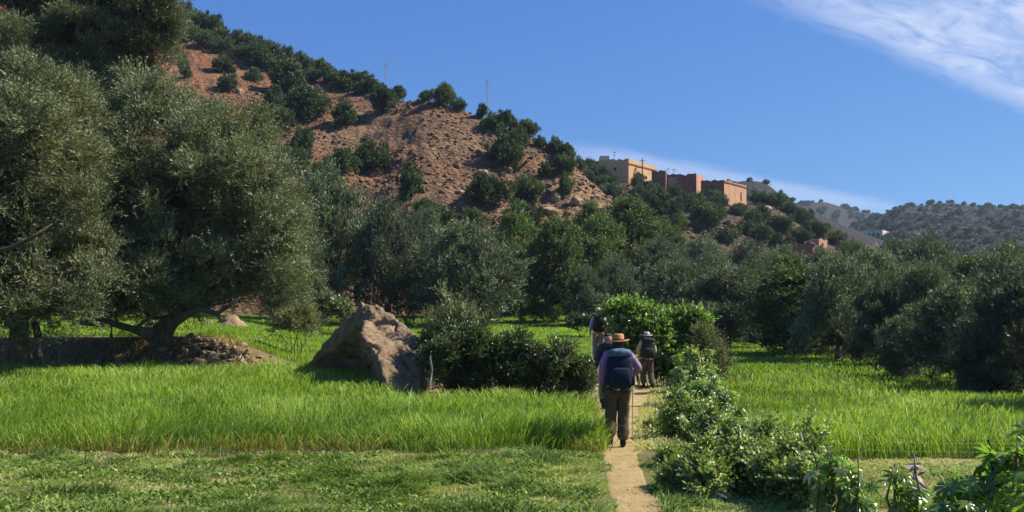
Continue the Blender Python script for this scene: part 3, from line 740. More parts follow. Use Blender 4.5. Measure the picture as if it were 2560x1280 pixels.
T3 = [(60, 40, 70), (20, 110, 50), (150, 190, 70), (250, 150, 80), (330, 60, 75), (200, 40, 80), (100, 180, 60), (410, 60, 40), (380, 45, 66), (405, 125, 40), (330, 150, 78), (250, 60, 88), (160, 120, 78), (280, 205, 66), (125, 20, 78), (200, 200, 66), (75, 110, 40), (395, -60, 75), (280, -70, 100), (150, -90, 100), (362, 205, 36), (0, -60, 80), (340, 270, 56), (380, -160, 80), (230, -190, 100), (80, -200, 100), (-90, -60, 100), (-100, 90, 80), (-90, -200, 100), (100, 240, 60), (0, 170, 60), (230, 330, 70), (320, 400, 60)]
near_tree('olive_tree', (230, 800, 36), T3, 78000, M_olive, 13, 'tall dark olive tree rising out of the top left corner behind the others',
          [([(230, 815), (240, 700), (235, 520), (220, 330)], [.5, .42, .34, .25])])

# ------------------------------------------------------------ grasses
def blade_field(name, X, Y, Hh, W, mat, label, cat, lean=.35, seed=1, tintbase=None, wind=(.25, -.1), z0=None, curl=1.0):
    rng = np.random.default_rng(seed); n = len(X); Z = (ground_z(X, Y) if z0 is None else z0) - .01
    a = rng.random(n) * 2 * math.pi; S = np.stack([np.cos(a), np.sin(a), np.zeros(n)], 1) * (W / 2)[:, None]
    fx = fbm(X * .9, Y * .9, seed + 5, 2); fy = fbm(X * .9 + 40, Y * .9, seed + 6, 2)
    la = rng.normal(size=(n, 2)) * lean + np.array(wind) * lean + np.stack([fx, fy], 1) * lean * 1.6; B = np.stack([X, Y, Z], 1)
    m1 = B + np.stack([la[:, 0] * Hh * .25, la[:, 1] * Hh * .25, Hh * .5], 1)
    m2 = B + np.stack([la[:, 0] * Hh * .65, la[:, 1] * Hh * .65, Hh * (.88 - .1 * curl * rng.random(n))], 1)
    tp = B + np.stack([la[:, 0] * Hh * 1.15, la[:, 1] * Hh * 1.15, Hh * (1.02 - .25 * curl * rng.random(n))], 1)
    V = np.stack([B - S * .8, B + S * .8, m1 - S, m1 + S, m2 - S * .75, m2 + S * .75, tp], 1).reshape(-1, 3)
    k = np.arange(n) * 7
    I = np.stack([k, k + 1, k + 3, k + 2, k + 2, k + 3, k + 5, k + 4, k + 4, k + 5, k + 6], 1)
    T = np.tile([4, 4, 3], n)
    t = np.clip((.5 if tintbase is None else tintbase) + rng.normal(size=n) * .16, 0, 1)
    o = mesh_np(name, V, I, T, mat, None, np.repeat(t, 3)); o['kind'] = 'stuff'; tag(o, label, cat); return o
GR = [(0, (.045, .10, .014)), (.35, (.145, .26, .028)), (.65, (.29, .435, .052)), (.9, (.42, .57, .12)), (1, (.60, .64, .28))]
M_barley = leafmat('barley_blades', _k(GR, .86), .5, .5, .3, 0, (1.15, 1.2, .6))
M_lawn = leafmat('short_grass_blades', _k([(0, (.055, .10, .022)), (.4, (.16, .245, .050)), (.7, (.30, .36, .10)), (1, (.52, .48, .22))], 1.05), .35, .6, .2, 0, (1.2, 1.3, .6))
def scatter(x0, x1, y0, y1, dens, rng, keep):
    """random points, thinner with distance the way the eye needs them"""
    out = []
    yb = np.arange(y0, y1, .5)
    for y in yb:
        a, b = (x0(y), x1(y)) if callable(x0) else (x0, x1)
        n = int((b - a) * .5 * dens(y))
        if n > 0: out.append(np.stack([a + (b - a) * rng.random(n), y + .5 * rng.random(n)], 1))
    P_ = np.concatenate(out); k = keep(P_[:, 0], P_[:, 1]); return P_[k, 0], P_[k, 1]
U_ = lambda x, y: x / y * F + 1280
def wedge(m0, m1): return (lambda y: (m0 - 1280) / F * y - 1.0), (lambda y: (m1 - 1280) / F * y + 1.0)
def front_edge(x): return 12.78 + .12 * fbm(x * .9, x * 0, 81, 3) + .30 * np.clip(fbm(x * 1.7, x * 0 + 3, 80, 2) - .15, 0, 1)
rng = np.random.default_rng(21)
# left barley field: front edge near the mown strip, back edge at the hedge and the terrace
def in_left(x, y):
    u = U_(x, y); back = np.interp(u, [-200, 560, 780, 930, 965, 1000, 1495, 1600], [27.6, 27.8, 28.2, 27.5, 23, 19.2, 19.0, 19.0])
    right = path_x(y) - np.interp(y, [12, 13.4, 15, 19], [.16, .24, .42, .75])
    return (y > front_edge(x)) & (y < back + .25 * fbm(x, y, 82, 2)) & (x < right + .10 * fbm(y * 2, x * 0, 83, 2))
x0, x1 = wedge(-60, 1560)
X, Y = scatter(x0, x1, 12.4, 29.6, lambda y: 780 if y < 14 else (520 if y < 17 else 300 if y < 22 else 180), rng, in_left)
cl = fbm(X * .8, Y * .8, 84, 3); big = fbm(X * .25, Y * .25, 85, 2)
Hh = (.47 + .17 * cl + .08 * big) * (.58 + .50 * rng.random(len(X))); Hh *= np.where(Y < front_edge(X) + .25, .75, 1)
blade_field('barley_field', X, Y, Hh, .0105 * (1 + (Y - 13) * .075) * (.7 + .6 * rng.random(len(X))), M_barley, 'tall bright green barley crop left of the path, in front of the boulder', 'crop', .34, 31, .54 + .30 * cl + .12 * big)
# dry yellow stalks low at the front edge
n = 2200; X = -8.2 + 9.6 * rng.random(n); Y = front_edge(X) + np.abs(rng.normal(size=n)) * .16 - .04
k = (fbm(X * .9, X * 0, 86, 3) + .9 * (rng.random(n) - .5) > .20) & (X < path_x(Y) - .25) ; X, Y = X[k], Y[k]
M_dry = leafmat('dry_stalks', [(0, (.22, .22, .05)), (.5, (.42, .36, .09)), (1, (.62, .48, .17))], .3, .6, .2, 0, (1.1, 1.0, .7))
blade_field('dry_stalks', X, Y, .08 + .30 * rng.random(len(X)) ** 1.5, np.full(len(X), .009), M_dry, 'withered yellow stalks along the front edge of the barley crop', 'dry grass', .6, 32)
# right barley field
def in_right(x, y):
    f = 12.2 + .12 * fbm(x * .9, x * 0 + 5, 87, 3)
    left = path_x(y) + np.interp(y, [12, 16, 20, 26, 40], [1.9, 1.6, 1.5, 1.5, 1.5])
    gap = (np.abs(y - (20.2 + .05 * x)) < .75) | (np.abs(y - (27.5 + .03 * x)) < .6)
    return (y > f) & (y < 36) & (x > left) & ~gap
x0, x1 = wedge(1640, 2620)
X, Y = scatter(x0, x1, 11.8, 36, lambda y: 760 if y < 14 else (500 if y < 17 else 280 if y < 22 else 150 if y < 27 else 70), rng, in_right)
cl = fbm(X * .8, Y * .8, 88, 3)
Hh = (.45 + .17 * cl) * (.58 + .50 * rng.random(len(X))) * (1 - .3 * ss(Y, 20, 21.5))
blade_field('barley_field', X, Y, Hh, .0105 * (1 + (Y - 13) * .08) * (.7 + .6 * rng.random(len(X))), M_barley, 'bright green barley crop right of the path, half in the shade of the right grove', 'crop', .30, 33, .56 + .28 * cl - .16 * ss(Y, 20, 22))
# far fields above the terrace, beyond the hedge and at the right
def far_field(nm, m0, m1, y0, y1, label, seed, h=.35, dens=40):
    r = np.random.default_rng(seed); a, b = wedge(m0, m1)
    def keep(x, y):
        u = U_(x, y); bank = (u < 600) & (y < 33.2); g = bank | (((y + .06 * x + 1.3 * fbm(x * .1, y * .1, seed, 2)) % 7.5) < .55)
        return (u > m0) & (u < m1) & ~g
    X, Y = scatter(a, b, y0, y1, lambda y: dens * (40 / y) ** 1.5, r, keep)
    c = fbm(X * .4, Y * .4, seed + 3, 3)
    blade_field(nm, X, Y, (h + .08 * c) * (.7 + .5 * r.random(len(X))), .028 * (Y / 40) * (.7 + .6 * r.random(len(X))), M_barley, label, 'crop', .3, seed, .60 + .18 * c)
far_field('green_field', -60, 800, 31.2, 68, 'far green crop on the terrace behind the leaning olive and the boulder', 41, .24, 170)
far_field('green_field', 800, 1475, 26, 70, 'far green crop between the dark hedge and the row of olives', 42, .20, 170)
far_field('green_field', 1700, 2250, 37, 80, 'far green strip glimpsed left of the right grove', 43, .20, 120)
# short meadow grass in the foreground
def in_near(x, y):
    pth = (x > path_x(y) - .24 + .20 * fbm(y * 2, x * 3, 91, 3)) & (x < path_x(y) + .24 + .20 * fbm(y * 2, x * 3, 92, 3))
    bald = (fbm(x * 1.1, y * 1.9, 93, 3) > .27 - .25 * ss(y, 12.0, 12.6) * (x < path_x(y)))
    edge = y < np.where(x < path_x(y), front_edge(x), 12.2) - .10
    return ~pth & ~(bald & (rng.random(len(x)) < .8)) & edge
x0, x1 = wedge(-40, 2600)
X, Y = scatter(x0, x1, 7.6, 13.0, lambda y: 2300, rng, in_near)
cl = fbm(X * 1.5, Y * 2.2, 94, 4); tuft = np.clip(fbm(X * 2.6, Y * 2.8, 95, 3) - .06, 0, 1)
rt = ss(X - path_x(Y), 1.2, 2.2)
Hh = (.030 + .03 * np.clip(cl + .3, 0, 1) + .20 * tuft * (1 - .8 * rt)) * (.6 + .7 * rng.random(len(X)))
blade_field('short_grass', X, Y, Hh, .008 + .008 * rng.random(len(X)), M_lawn, 'short grazed grass and weeds covering the foreground strip', 'grass', .8, 34, .58 - .50 * np.clip(cl, -.5, .6) + .22 * np.clip(fbm(X * .6, Y * 1.1, 99, 3), -.3, .8) + .30 * rt - .7 * tuft, curl=.6)
# tan verge behind the first hiker: sparse dry grass
n = 9000; Y = 13 + 14 * rng.random(n); X = path_x(Y) + rng.normal(size=n) * .75
k = np.abs(X - path_x(Y)) > .22; X, Y = X[k], Y[k]
blade_field('dry_verge', X, Y, .03 + .10 * rng.random(len(X)), .010 + .012 * rng.random(len(X)), M_lawn, 'thin dry grass fringing the footpath', 'grass', .8, 35, .85)

# low broad-leaved weeds among the foreground grass
def weeds():
    r = np.random.default_rng(96); n = 26000; Y = 8.0 + 4.6 * r.random(n); X = (-60 - 1280) / F * Y + r.random(n) * (path_x(Y) + (1340 / F * Y))
    k = (fbm(X * 1.3, Y * 1.9, 97, 3) > .04) & (X < path_x(Y) - .35) & (Y < front_edge(X) - .15); X, Y = X[k], Y[k]; n = len(X)
    P0 = np.stack([X, Y, ground_z(X, Y) + .01 + .05 * r.random(n)], 1); D = unit(np.stack([r.normal(size=n), r.normal(size=n), .25 + .5 * r.random(n)], 1))
    V = leaf_quads(P0, D, .035 + .035 * r.random(n), .018 + .02 * r.random(n), r)
    o = mesh_np('clover_patch', V, np.arange(4 * n), np.full(n, 4), M_lawn, None, np.clip(.30 + .22 * r.normal(size=n), 0, .85)); o['kind'] = 'stuff'; tag(o, 'darker broad-leaved clover and weeds in patches through the foreground grass', 'weeds')
weeds()

n = 2600; Y = 28.3 + 3.6 * rng.random(n); X = (-60 + 720 * rng.random(n) - 1280) / F * Y; k = fbm(X * .9, Y * .9, 98, 3) > .0; X, Y = X[k], Y[k]
blade_field('dry_bank_grass', X, Y, .10 + .22 * rng.random(len(X)), np.full(len(X), .022), M_dry, 'dry tufts on the brown earth bank under the leaning olive', 'dry grass', .8, 37, .55)
# ------------------------------------------------------------ boulder, rocks, scree, terrace wall
from mathutils import noise as mn
def rock_mat(name, pale_col, mid, dark, sc=1.0, bd=.06):
    m, nt, b, o = newmat(name)
    n1 = tex(nt, 'n', 1.3 * sc, 8, .65); n2 = tex(nt, 'n', 9 * sc, 8, .75); v = tex(nt, 'n', 4 * sc, 6, .7, sc3=(1, 1, .35))
    c = ramp(nt, n1.outputs['Fac'], [(.32, dark), (.5, mid), (.68, pale_col)])  # dark, mid and pale rock tones spread at random by noise
    c = mixc(nt, ramp(nt, n2.outputs['Fac'], [(.45, (0, 0, 0)), (.7, (.6, .6, .6))]), c, dark)
    nt.links.new(c, b.inputs['Base Color'])
    h = nt.nodes.new('ShaderNodeMath'); h.operation = 'ADD'; nt.links.new(n2.outputs['Fac'], h.inputs[0]); nt.links.new(v.outputs['Fac'], h.inputs[1])
    bump(nt, b, h.outputs[0], bd, 1.0); return m
M_boulder = rock_mat('pinkish_boulder', (.42, .295, .175), (.30, .205, .12), (.11, .078, .05), 1.0, .10)
M_scree = rock_mat('hill_stone', (.25, .155, .09), (.185, .108, .060), (.085, .052, .033), .8, .06)
M_stone = rock_mat('terrace_stone', (.46, .37, .25), (.32, .24, .16), (.15, .11, .075), 2.0, .03)
M_pale = rock_mat('pale_rock', (.44, .33, .20), (.33, .225, .135), (.17, .11, .07), .5, .12)
def boulder():
    P_ = [(905, 757, 24.6), (962, 775, 24.0), (1010, 822, 23.2), (1062, 858, 22.4), (1050, 910, 21.2), (1046, 1024, 20.2), (985, 1030, 19.6), (944, 888, 20.8), (903, 837, 21.9), (944, 826, 23.4), (918, 797, 23.8), (738, 945, 28.6), (860, 935, 31.5), (1090, 950, 25), (990, 868, 21.7), (915, 958, 26.6), (930, 764, 24.2)]
    V = [at(*p) for p in P_]; c = at(940, 930, 24); c.z = float(ground_z(c.x, c.y)); 
    Fc = [(0, 16, 10), (16, 1, 9), (16, 9, 10), (1, 2, 9), (2, 14, 9), (9, 14, 8), (8, 14, 7), (14, 2, 3), (14, 3, 4), (14, 4, 5), (14, 5, 6), (14, 6, 7), (8, 7, 15), (7, 6, 15), (10, 9, 8), (10, 8, 15), (10, 15, 11), (0, 10, 11), (0, 11, 12), (0, 12, 13), (0, 13, 16), (16, 13, 1), (1, 13, 2), (2, 13, 3), (3, 13, 4), (4, 13, 5), (5, 13, 12), (5, 12, 6), (6, 12, 15), (12, 11, 15)]
    bm = bmesh.new(); vs = [bm.verts.new(v - c) for v in V]
    for f in Fc: bm.faces.new([vs[i] for i in f])
    bmesh.ops.recalc_face_normals(bm, faces=bm.faces)
    for it in range(2):
        bmesh.ops.subdivide_edges(bm, edges=bm.edges, cuts=1, use_grid_fill=True)
    bmesh.ops.smooth_vert(bm, verts=bm.verts, factor=.08, use_axis_x=True, use_axis_y=True, use_axis_z=True)
    for it in range(3):
        bmesh.ops.subdivide_edges(bm, edges=bm.edges, cuts=1, use_grid_fill=True)
    bm.normal_update()
    for v in bm.verts:
        p = v.co; n_ = v.normal.copy()
        d = .07 * mn.noise(p * .9) + .075 * (1 - 2 * abs(mn.noise(p * 2.1 + Vector((3, 1, 7))))) + .05 * mn.noise(p * 5) + .022 * mn.noise(p * 12)
        q = (p.z * 1.9 + p.x * 1.1 + mn.noise(p * 1.3) * .8) % 1.0; d -= .09 * math.exp(-((q - .5) / .08) ** 2)
        v.co = p + n_ * d
    me = bpy.data.meshes.new('boulder'); bm.to_mesh(me); bm.free(); me.materials.append(M_boulder)
    for p in me.polygons: p.use_smooth = True
    o = bpy.data.objects.new('boulder', me); COL.objects.link(o); o.location = c
    tag(o, 'huge pointed pinkish boulder leaning right in the green crop', 'boulder')
boulder()
def rock_shape(rng, r, sub=2, flat=.7, rough=.25):
    bm = bmesh.new(); bmesh.ops.create_icosphere(bm, subdivisions=sub, radius=1)
    off = Vector(rng.normal(size=3) * 9); ax = 1 + .35 * rng.normal(size=3)
    for v in bm.verts:
        d = 1 + rough * mn.noise(v.co * 1.2 + off) * 2 + rough * .5 * mn.noise(v.co * 3 + off)
        v.co = Vector((v.co.x * ax[0] * r * d, v.co.y * ax[1] * r * d, v.co.z * abs(ax[2]) * r * flat * d))
    V = [v.co.copy() for v in bm.verts]; Fc = [[v.index for v in f.verts] for f in bm.faces]; bm.free(); return V, Fc
rng = np.random.default_rng(44)
def rock(px, py, w, h, ya, yb, label, mat, name='rock', grp=None, Y=None):
    if Y is None: x, y, z = hit(px, py + h * .3, ya, yb)
    else: x = (px - 1280) / F * Y; y = Y; z = float(terr(x, y))
    r = w / F * y / 2; V, Fc = rock_shape(rng, 1, 3, 1, .22)
    V = np.array([tuple(v) for v in V]); V /= np.abs(V).max(0); V *= (r, r, max(h / F * y, r * .4) * .62)
    mb = MB(); mb.add(V, Fc); o = mb.build(name, mat, None); o.location = (x, y, z + .1 * r)
    o.rotation_euler = (0, float(rng.normal() * .1), float(rng.random())); tag(o, label, 'rock', grp)
G = 'pale rocks on the hill'
for a in [(1372, 526, 56, 22, 75, 160, 'long pale slab lying at the toe of the hill', M_pale),
          (1042, 524, 26, 30, 75, 160, 'pale sunlit rock at the foot of the slope behind the olives', M_pale),
          (1115, 552, 40, 22, 75, 160, 'pale rock between the thickets at the foot of the slope', M_pale),
          (1357, 350, 14, 14, 75, 160, 'small whitish rock on the crest beside a small tree', M_pale),
          (770, 185, 26, 16, 75, 160, 'long whitish rock under the skyline thicket', M_pale),
          (795, 216, 20, 14, 75, 160, 'reddish outcrop right of the largest dark tree', M_pale),
          (1270, 425, 30, 16, 75, 160, 'pale outcrop under the large spreading tree', M_pale),
          (1205, 430, 34, 16, 75, 160, 'pale ledge left below the large spreading tree', M_pale),
          (1390, 490, 30, 26, 75, 160, 'cracked block on the rocky toe of the hill', M_pale),
          (1440, 500, 34, 22, 75, 160, 'jutting block in the middle of the rocky toe', M_pale),
          (1500, 520, 34, 18, 75, 160, 'low block at the right end of the rocky toe', M_pale),
          (1150, 478, 30, 18, 75, 160, 'jumbled block left of the bright green wide tree', M_pale),
          (600, 228, 22, 18, 75, 160, 'red rock below the red earth scar', M_pale),
          (1848, 505, 36, 20, 105, 180, 'pale rock below the sunlit wall of the end house', M_pale),
          (1918, 520, 28, 16, 105, 180, 'sunlit rock on the crest right of the end house', M_pale),
          (1800, 575, 34, 20, 105, 180, 'sunlit ledge in the middle of the village slope', M_pale),
          (1825, 560, 36, 12, 105, 180, 'thin strip of sunlit ledge above the green tree', M_pale)]:
    rock(*a, grp=G)
rock(575, 775, 90, 46, 0, 0, 'pinkish pale rock beyond the limbs of the leaning olive', M_boulder, Y=44)
rock(520, 790, 40, 26, 0, 0, 'small pale rock left of the pinkish rock', M_boulder, Y=43)
rock(35, 905, 60, 22, 0, 0, 'grey flat rock in the grass at the left edge', M_stone, Y=27.6)

def scree(name, n, box, ya, yb, fn, rmin, rmax, seed, mat, label, focus=None):
    r = np.random.default_rng(seed); shapes = [rock_shape(r, 1, 1, .7, .3) for _ in range(8)]
    SV = [np.array([tuple(v) for v in s[0]]) for s in shapes]; SF = [np.array(s[1]) for s in shapes]
    Vs = []; Is = []; nn = 0
    u = box[0] + (box[1] - box[0]) * r.random(n); y = ya + (yb - ya) * r.random(n); x = (u - 1280) / F * y
    z = fn(x, y); dn = fbm(x * .12, y * .12, seed, 3)
    if focus is not None: dn = dn + focus(u, y)
    k = dn > -.05; x, y, z = x[k], y[k], z[k]
    for i in range(len(x)):
        s = r.integers(0, 8); rr = rmin + (rmax - rmin) * r.random() ** 3; a = r.random() * 6.28; ca, sa = math.cos(a), math.sin(a)
        v = SV[s] * rr; v = np.stack([v[:, 0] * ca - v[:, 1] * sa, v[:, 0] * sa + v[:, 1] * ca, v[:, 2]], 1) + (x[i], y[i], z[i] + rr * .1)
        Vs.append(v); Is.append(SF[s] + nn); nn += len(v)
    I = np.concatenate(Is); o = mesh_np(name, np.concatenate(Vs), I, np.full(len(I), 3), mat); o['kind'] = 'stuff'; tag(o, label, 'scree')
toe = lambda u, y: .45 * np.exp(-((u - 1400) / 170) ** 2) + .1
scree('hill_scree', 17000, (560, 1580), 72, 128, hill_a, .05, .32, 66, M_scree, 'brown loose stones strewn over the red hill', toe)
scree('hill_scree', 4000, (1480, 2100), 110, 178, hill_b, .10, .5, 67, M_scree, 'stones and ledges strewn over the village slope')

def stone_wall():
    r = np.random.default_rng(9); mb = MB(); c = at(525, 860, 29.6); c.z = float(ground_z(c.x, 29.4))
    for i in range(380):
        u = 415 + 205 * r.random() ** .9; t = r.random(); y = 28.9 + 2.0 * t + .3 * r.normal(); x = (u - 1280) / F * y
        V, Fc = rock_shape(r, .05 + .12 * r.random() ** 2.2, 2, .7, .28); p = Vector((x, y, float(ground_z(x, y)) + .01)) - c
        mb.add([v + p for v in V], Fc)
    o = mb.build('dry_stone_wall', M_stone); o.location = c; tag(o, 'tumbled dry stone terrace wall right of the leaning olive', 'stone wall')
    mb = MB()
    for i in range(230):
        u = (620 + 170 * r.random()) if i < 70 else (120 + 330 * r.random()); y = 29.6 + (.5 if i < 70 else .9) * r.normal(); x = (u - 1280) / F * y
        V, Fc = rock_shape(r, .05 + .07 * r.random(), 1, .7, .2); p = Vector((x, y, float(ground_z(x, y)) + .02)) - c
        mb.add([v + p for v in V], Fc)
    o = mb.build('field_stones', M_stone); o.location = c; o['kind'] = 'stuff'; tag(o, 'scattered stones along the terrace bank and field edge left of the boulder', 'stones')
stone_wall()

M_drybrown = simple('dry_brown_twigs', (.20, .12, .06), (.10, .06, .03), 14, .8, 0)
M_deadleaf = simple('dead_leaf', (.50, .38, .27), (.22, .13, .10), 14, .7, 0)
# ------------------------------------------------------------ hedge, reeds and shrubs
M_hedge = leafmat('hedge_leaves', [(0, (.022, .036, .012)), (.5, (.055, .080, .025)), (.9, (.13, .17, .06)), (1, (.32, .32, .2))], .22, .4, .4, 0)
M_castor = leafmat('castor_leaves', [(0, (.055, .11, .022)), (.4, (.135, .235, .048)), (.75, (.235, .35, .085)), (.93, (.36, .45, .18)), (1, (.62, .60, .40))], .54, .24, .65, .06, (1.3, 1.5, .5))
M_silver = leafmat('pale_feathery_leaves', [(0, (.07, .08, .035)), (.5, (.16, .17, .08)), (1, (.32, .31, .18))], .3, .5, .3, 0)
M_stem = simple('green_brown_stem', (.16, .17, .07), (.10, .06, .035), 12, .7, 0)
def shrub(name, lobes_px, base, n_spray, m_leaf, twig, leaf, width, mat, seed, label, cat, up=.4, tb=(.5, .24), stems=8, grp=None, wood=M_bark):
    bx, Y = base; x = (bx - 1280) / F * Y; b = Vector((x, Y, float(ground_z(x, Y)) - .03))
    root = empty(name, b, label, cat, grp); r = np.random.default_rng(seed); lobes = []
    for l in lobes_px:
        px, py, rr = l[:3]; yy = Y + (l[3] if len(l) > 3 else r.normal() * rr / F * Y * .5); q = rr / F * yy
        lobes.append((tuple(at(px, py, yy) - b), (q, q * 1.1, q)))
    crown_mesh('foliage', lobes, n_spray, m_leaf, twig, leaf, width, mat, root, seed + 1, up, tb, .3)
    mb = MB()
    for i in range(stems):
        l = lobes[i % len(lobes)]; a = Vector((l[0][0] * .55 + r.normal() * .06, l[0][1] * .55, 0)); a.z = float(ground_z(a.x + b.x, a.y + b.y)) - b.z - .03
        limb(mb, a, l[0], .022, .008, r, 5, .15, 4)
    mb.build('stem', wood, root, True); return root
shrub('hedge_bush', [(1085, 845, 30), (1110, 875, 40), (1090, 915, 40), (1150, 860, 40), (1150, 915, 45), (1205, 885, 34), (1220, 925, 40), (1260, 895, 38), (1300, 885, 36), (1290, 930, 42), (1345, 902, 34), (1360, 935, 38), (1400, 895, 34), (1420, 930, 38), (1445, 940, 34), (1180, 940, 40), (1075, 870, 26), (1465, 955, 24), (1120, 962, 26), (1200, 966, 26), (1260, 968, 24), (1320, 968, 26), (1390, 966, 26), (1440, 968, 20), (1160, 966, 24)],
      (1270, 21.2), 12500, 9, .22, .062, .032, M_hedge, 301, 'long dark dense hedge between the boulder and the hikers', 'hedge', stems=22)
shrub('reedy_plant', [(1108, 740, 5), (1122, 775, 8), (1160, 775, 8), (1150, 805, 16), (1125, 820, 20), (1180, 812, 12), (1205, 825, 14), (1170, 840, 22), (1090, 815, 16), (1100, 840, 22)],
      (1140, 22.6), 900, 10, .42, .10, .020, M_silver, 303, 'tall reedy green plant rising from the left end of the hedge', 'plant', up=1.3, tb=(.35, .2), stems=14, wood=M_stem)
def spikes():
    r = np.random.default_rng(5); root = [o for o in SC.objects if o.name == 'reedy_plant'][0]; b = root.location
    for pts in ([(1150, 860), (1125, 790), (1108, 712)], [(1150, 840), (1165, 800), (1160, 765)], [(1170, 840), (1215, 800), (1262, 770)], [(1130, 850), (1138, 800), (1128, 752)]):
        P_ = [at(p[0], p[1], 22.3) - b for p in pts]; mb = MB(); mb.tube(P_, [.02, .014, .006], 6)
        for k in range(46):
            t = .25 + .75 * k / 46; i = 0 if t < .5 else 1; s = (t - .5 * i) * 2; p = P_[i].lerp(P_[i + 1], s); d = (P_[i + 1] - P_[i]).normalized()
            q = (d * 1.1 + Vector(r.normal(size=3)) * .55).normalized(); n_ = q.orthogonal().normalized() * .028; L = .30 * (1.1 - .6 * t)
            mb.add([p, p + q * L * .4 + n_, p + q * L, p + q * L * .4 - n_], [(0, 1, 2, 3)])
        mb.build('spike', M_leafy_spike, root)
M_leafy_spike = simple('spike_leaves', (.20, .25, .11), (.10, .14, .05), 9, .5, 0)
spikes()
mb = MB(); c = at(1075, 965, 19.1); c.z = float(ground_z(c.x, c.y))
mb.tube([at(1066, 975, 19.1) - c, at(1077, 950, 19.1) - c, at(1080, 925, 19.1) - c, at(1075, 895, 19.1) - c, at(1078, 878, 19.1) - c], [.022, .026, .022, .02, .012], 8)
o = mb.build('bare_branch', M_bark_l, None, True); o.location = c; tag(o, 'bleached white bent branch standing at the left end of the hedge', 'branch')
shrub('feathery_bush', [(745, 795, 34), (725, 815, 30), (770, 815, 28), (755, 770, 20), (700, 820, 20)], (745, 33.0), 1600, 10, .35, .10, .022, M_silver, 305, 'yellowish feathery bush left of the boulder', 'bush', stems=6)
shrub('low_hedge', [(790, 770, 26), (820, 765, 26), (850, 772, 24), (870, 785, 18)], (825, 49), 1500, 8, .3, .12, .06, M_hedge, 307, 'low green hedge mound behind the boulder, dark at its foot', 'hedge', stems=5, tb=(.75, .2))
shrub('low_hedge', [(1440, 808, 14), (1465, 808, 14), (1490, 806, 12)], (1465, 46), 700, 8, .25, .12, .06, M_hedge, 308, 'low dark hedge left of the head of the farthest hiker', 'hedge', stems=4)
shrub('dry_sprout', [(930, 728, 7), (938, 745, 11), (948, 762, 11)], (940, 30), 36, 6, .30, .09, .025, M_drybrown, 309, 'brownish dry sprout behind the peak of the boulder', 'plant', stems=4)
shrub('ditch_weed', [(1640, 690, 1)], (1640, 60), 10, 4, .1, .1, .05, M_hedge, 310, 'weed', 'weed', stems=1) if False else None

#: glossy broad leaves
LB = [(1545, 800, 30), (1580, 795, 34), (1560, 840, 38), (1610, 815, 36), (1650, 830, 40), (1600, 860, 40), (1690, 840, 40), (1650, 880, 44), (1700, 880, 44), (1735, 855, 34), (1690, 930, 46), (1730, 910, 40), (1660, 930, 34), (1745, 810, 26), (1720, 800, 20), (1560, 775, 14)]
M_leafy = leafmat('glossy_bush_leaves', [(0, (.04, .08, .018)), (.4, (.105, .185, .038)), (.75, (.19, .29, .07)), (.93, (.30, .38, .14)), (1, (.58, .58, .42))], .42, .22, .7, 0, (1.2, 1.35, .5))
shrub('leafy_bush', LB + [(1535, 772, 9), (1600, 775, 9), (1640, 785, 10), (1690, 795, 10), (1715, 782, 9), (1755, 790, 9)], (1650, 27.5), 5200, 7, .32, .125, .075, M_leafy, 311, 'big bush of glossy light green leaves behind the second hiker', 'bush', tb=(.58, .26), stems=14, wood=M_stem)
shrub('grey_thicket', [(1765, 865, 32), (1780, 895, 34), (1760, 930, 36), (1795, 920, 24), (1740, 960, 30), (1720, 975, 28)], (1768, 24.5), 2600, 9, .3, .07, .028, M_silver, 313, 'grey twiggy thicket right of the glossy leafy bush', 'bush', tb=(.25, .2), stems=10)

def palmate(k=8):
    """one drooping star leaf of unit radius: folded pointed lobes round a centre"""
    V = []; Fc = []
    for i in range(k):
        a = math.radians(-150 + 300 * i / (k - 1)); L = (1.0 - .32 * abs(i - (k - 1) / 2) / ((k - 1) / 2)); d = np.array([math.sin(a), math.cos(a)]); n_ = np.array([d[1], -d[0]])
        w = .135 * L + .03; b = len(V); pt = lambda f, s, z: (d[0] * f * L + n_[0] * s, d[1] * f * L + n_[1] * s, z)
        V += [(0, 0, 0), pt(.5, w, .02), pt(.55, 0, -.06), pt(.5, -w, .02), pt(.85, w * .45, -.16), pt(.85, -w * .45, -.16), pt(1.0, 0, -.30)]
        Fc += [(b, b + 1, b + 2), (b, b + 2, b + 3), (b + 1, b + 4, b + 2), (b + 2, b + 5, b + 3), (b + 4, b + 6, b + 2), (b + 2, b + 6, b + 5)]
    return np.array(V), np.array(Fc)
PV, PF = palmate()
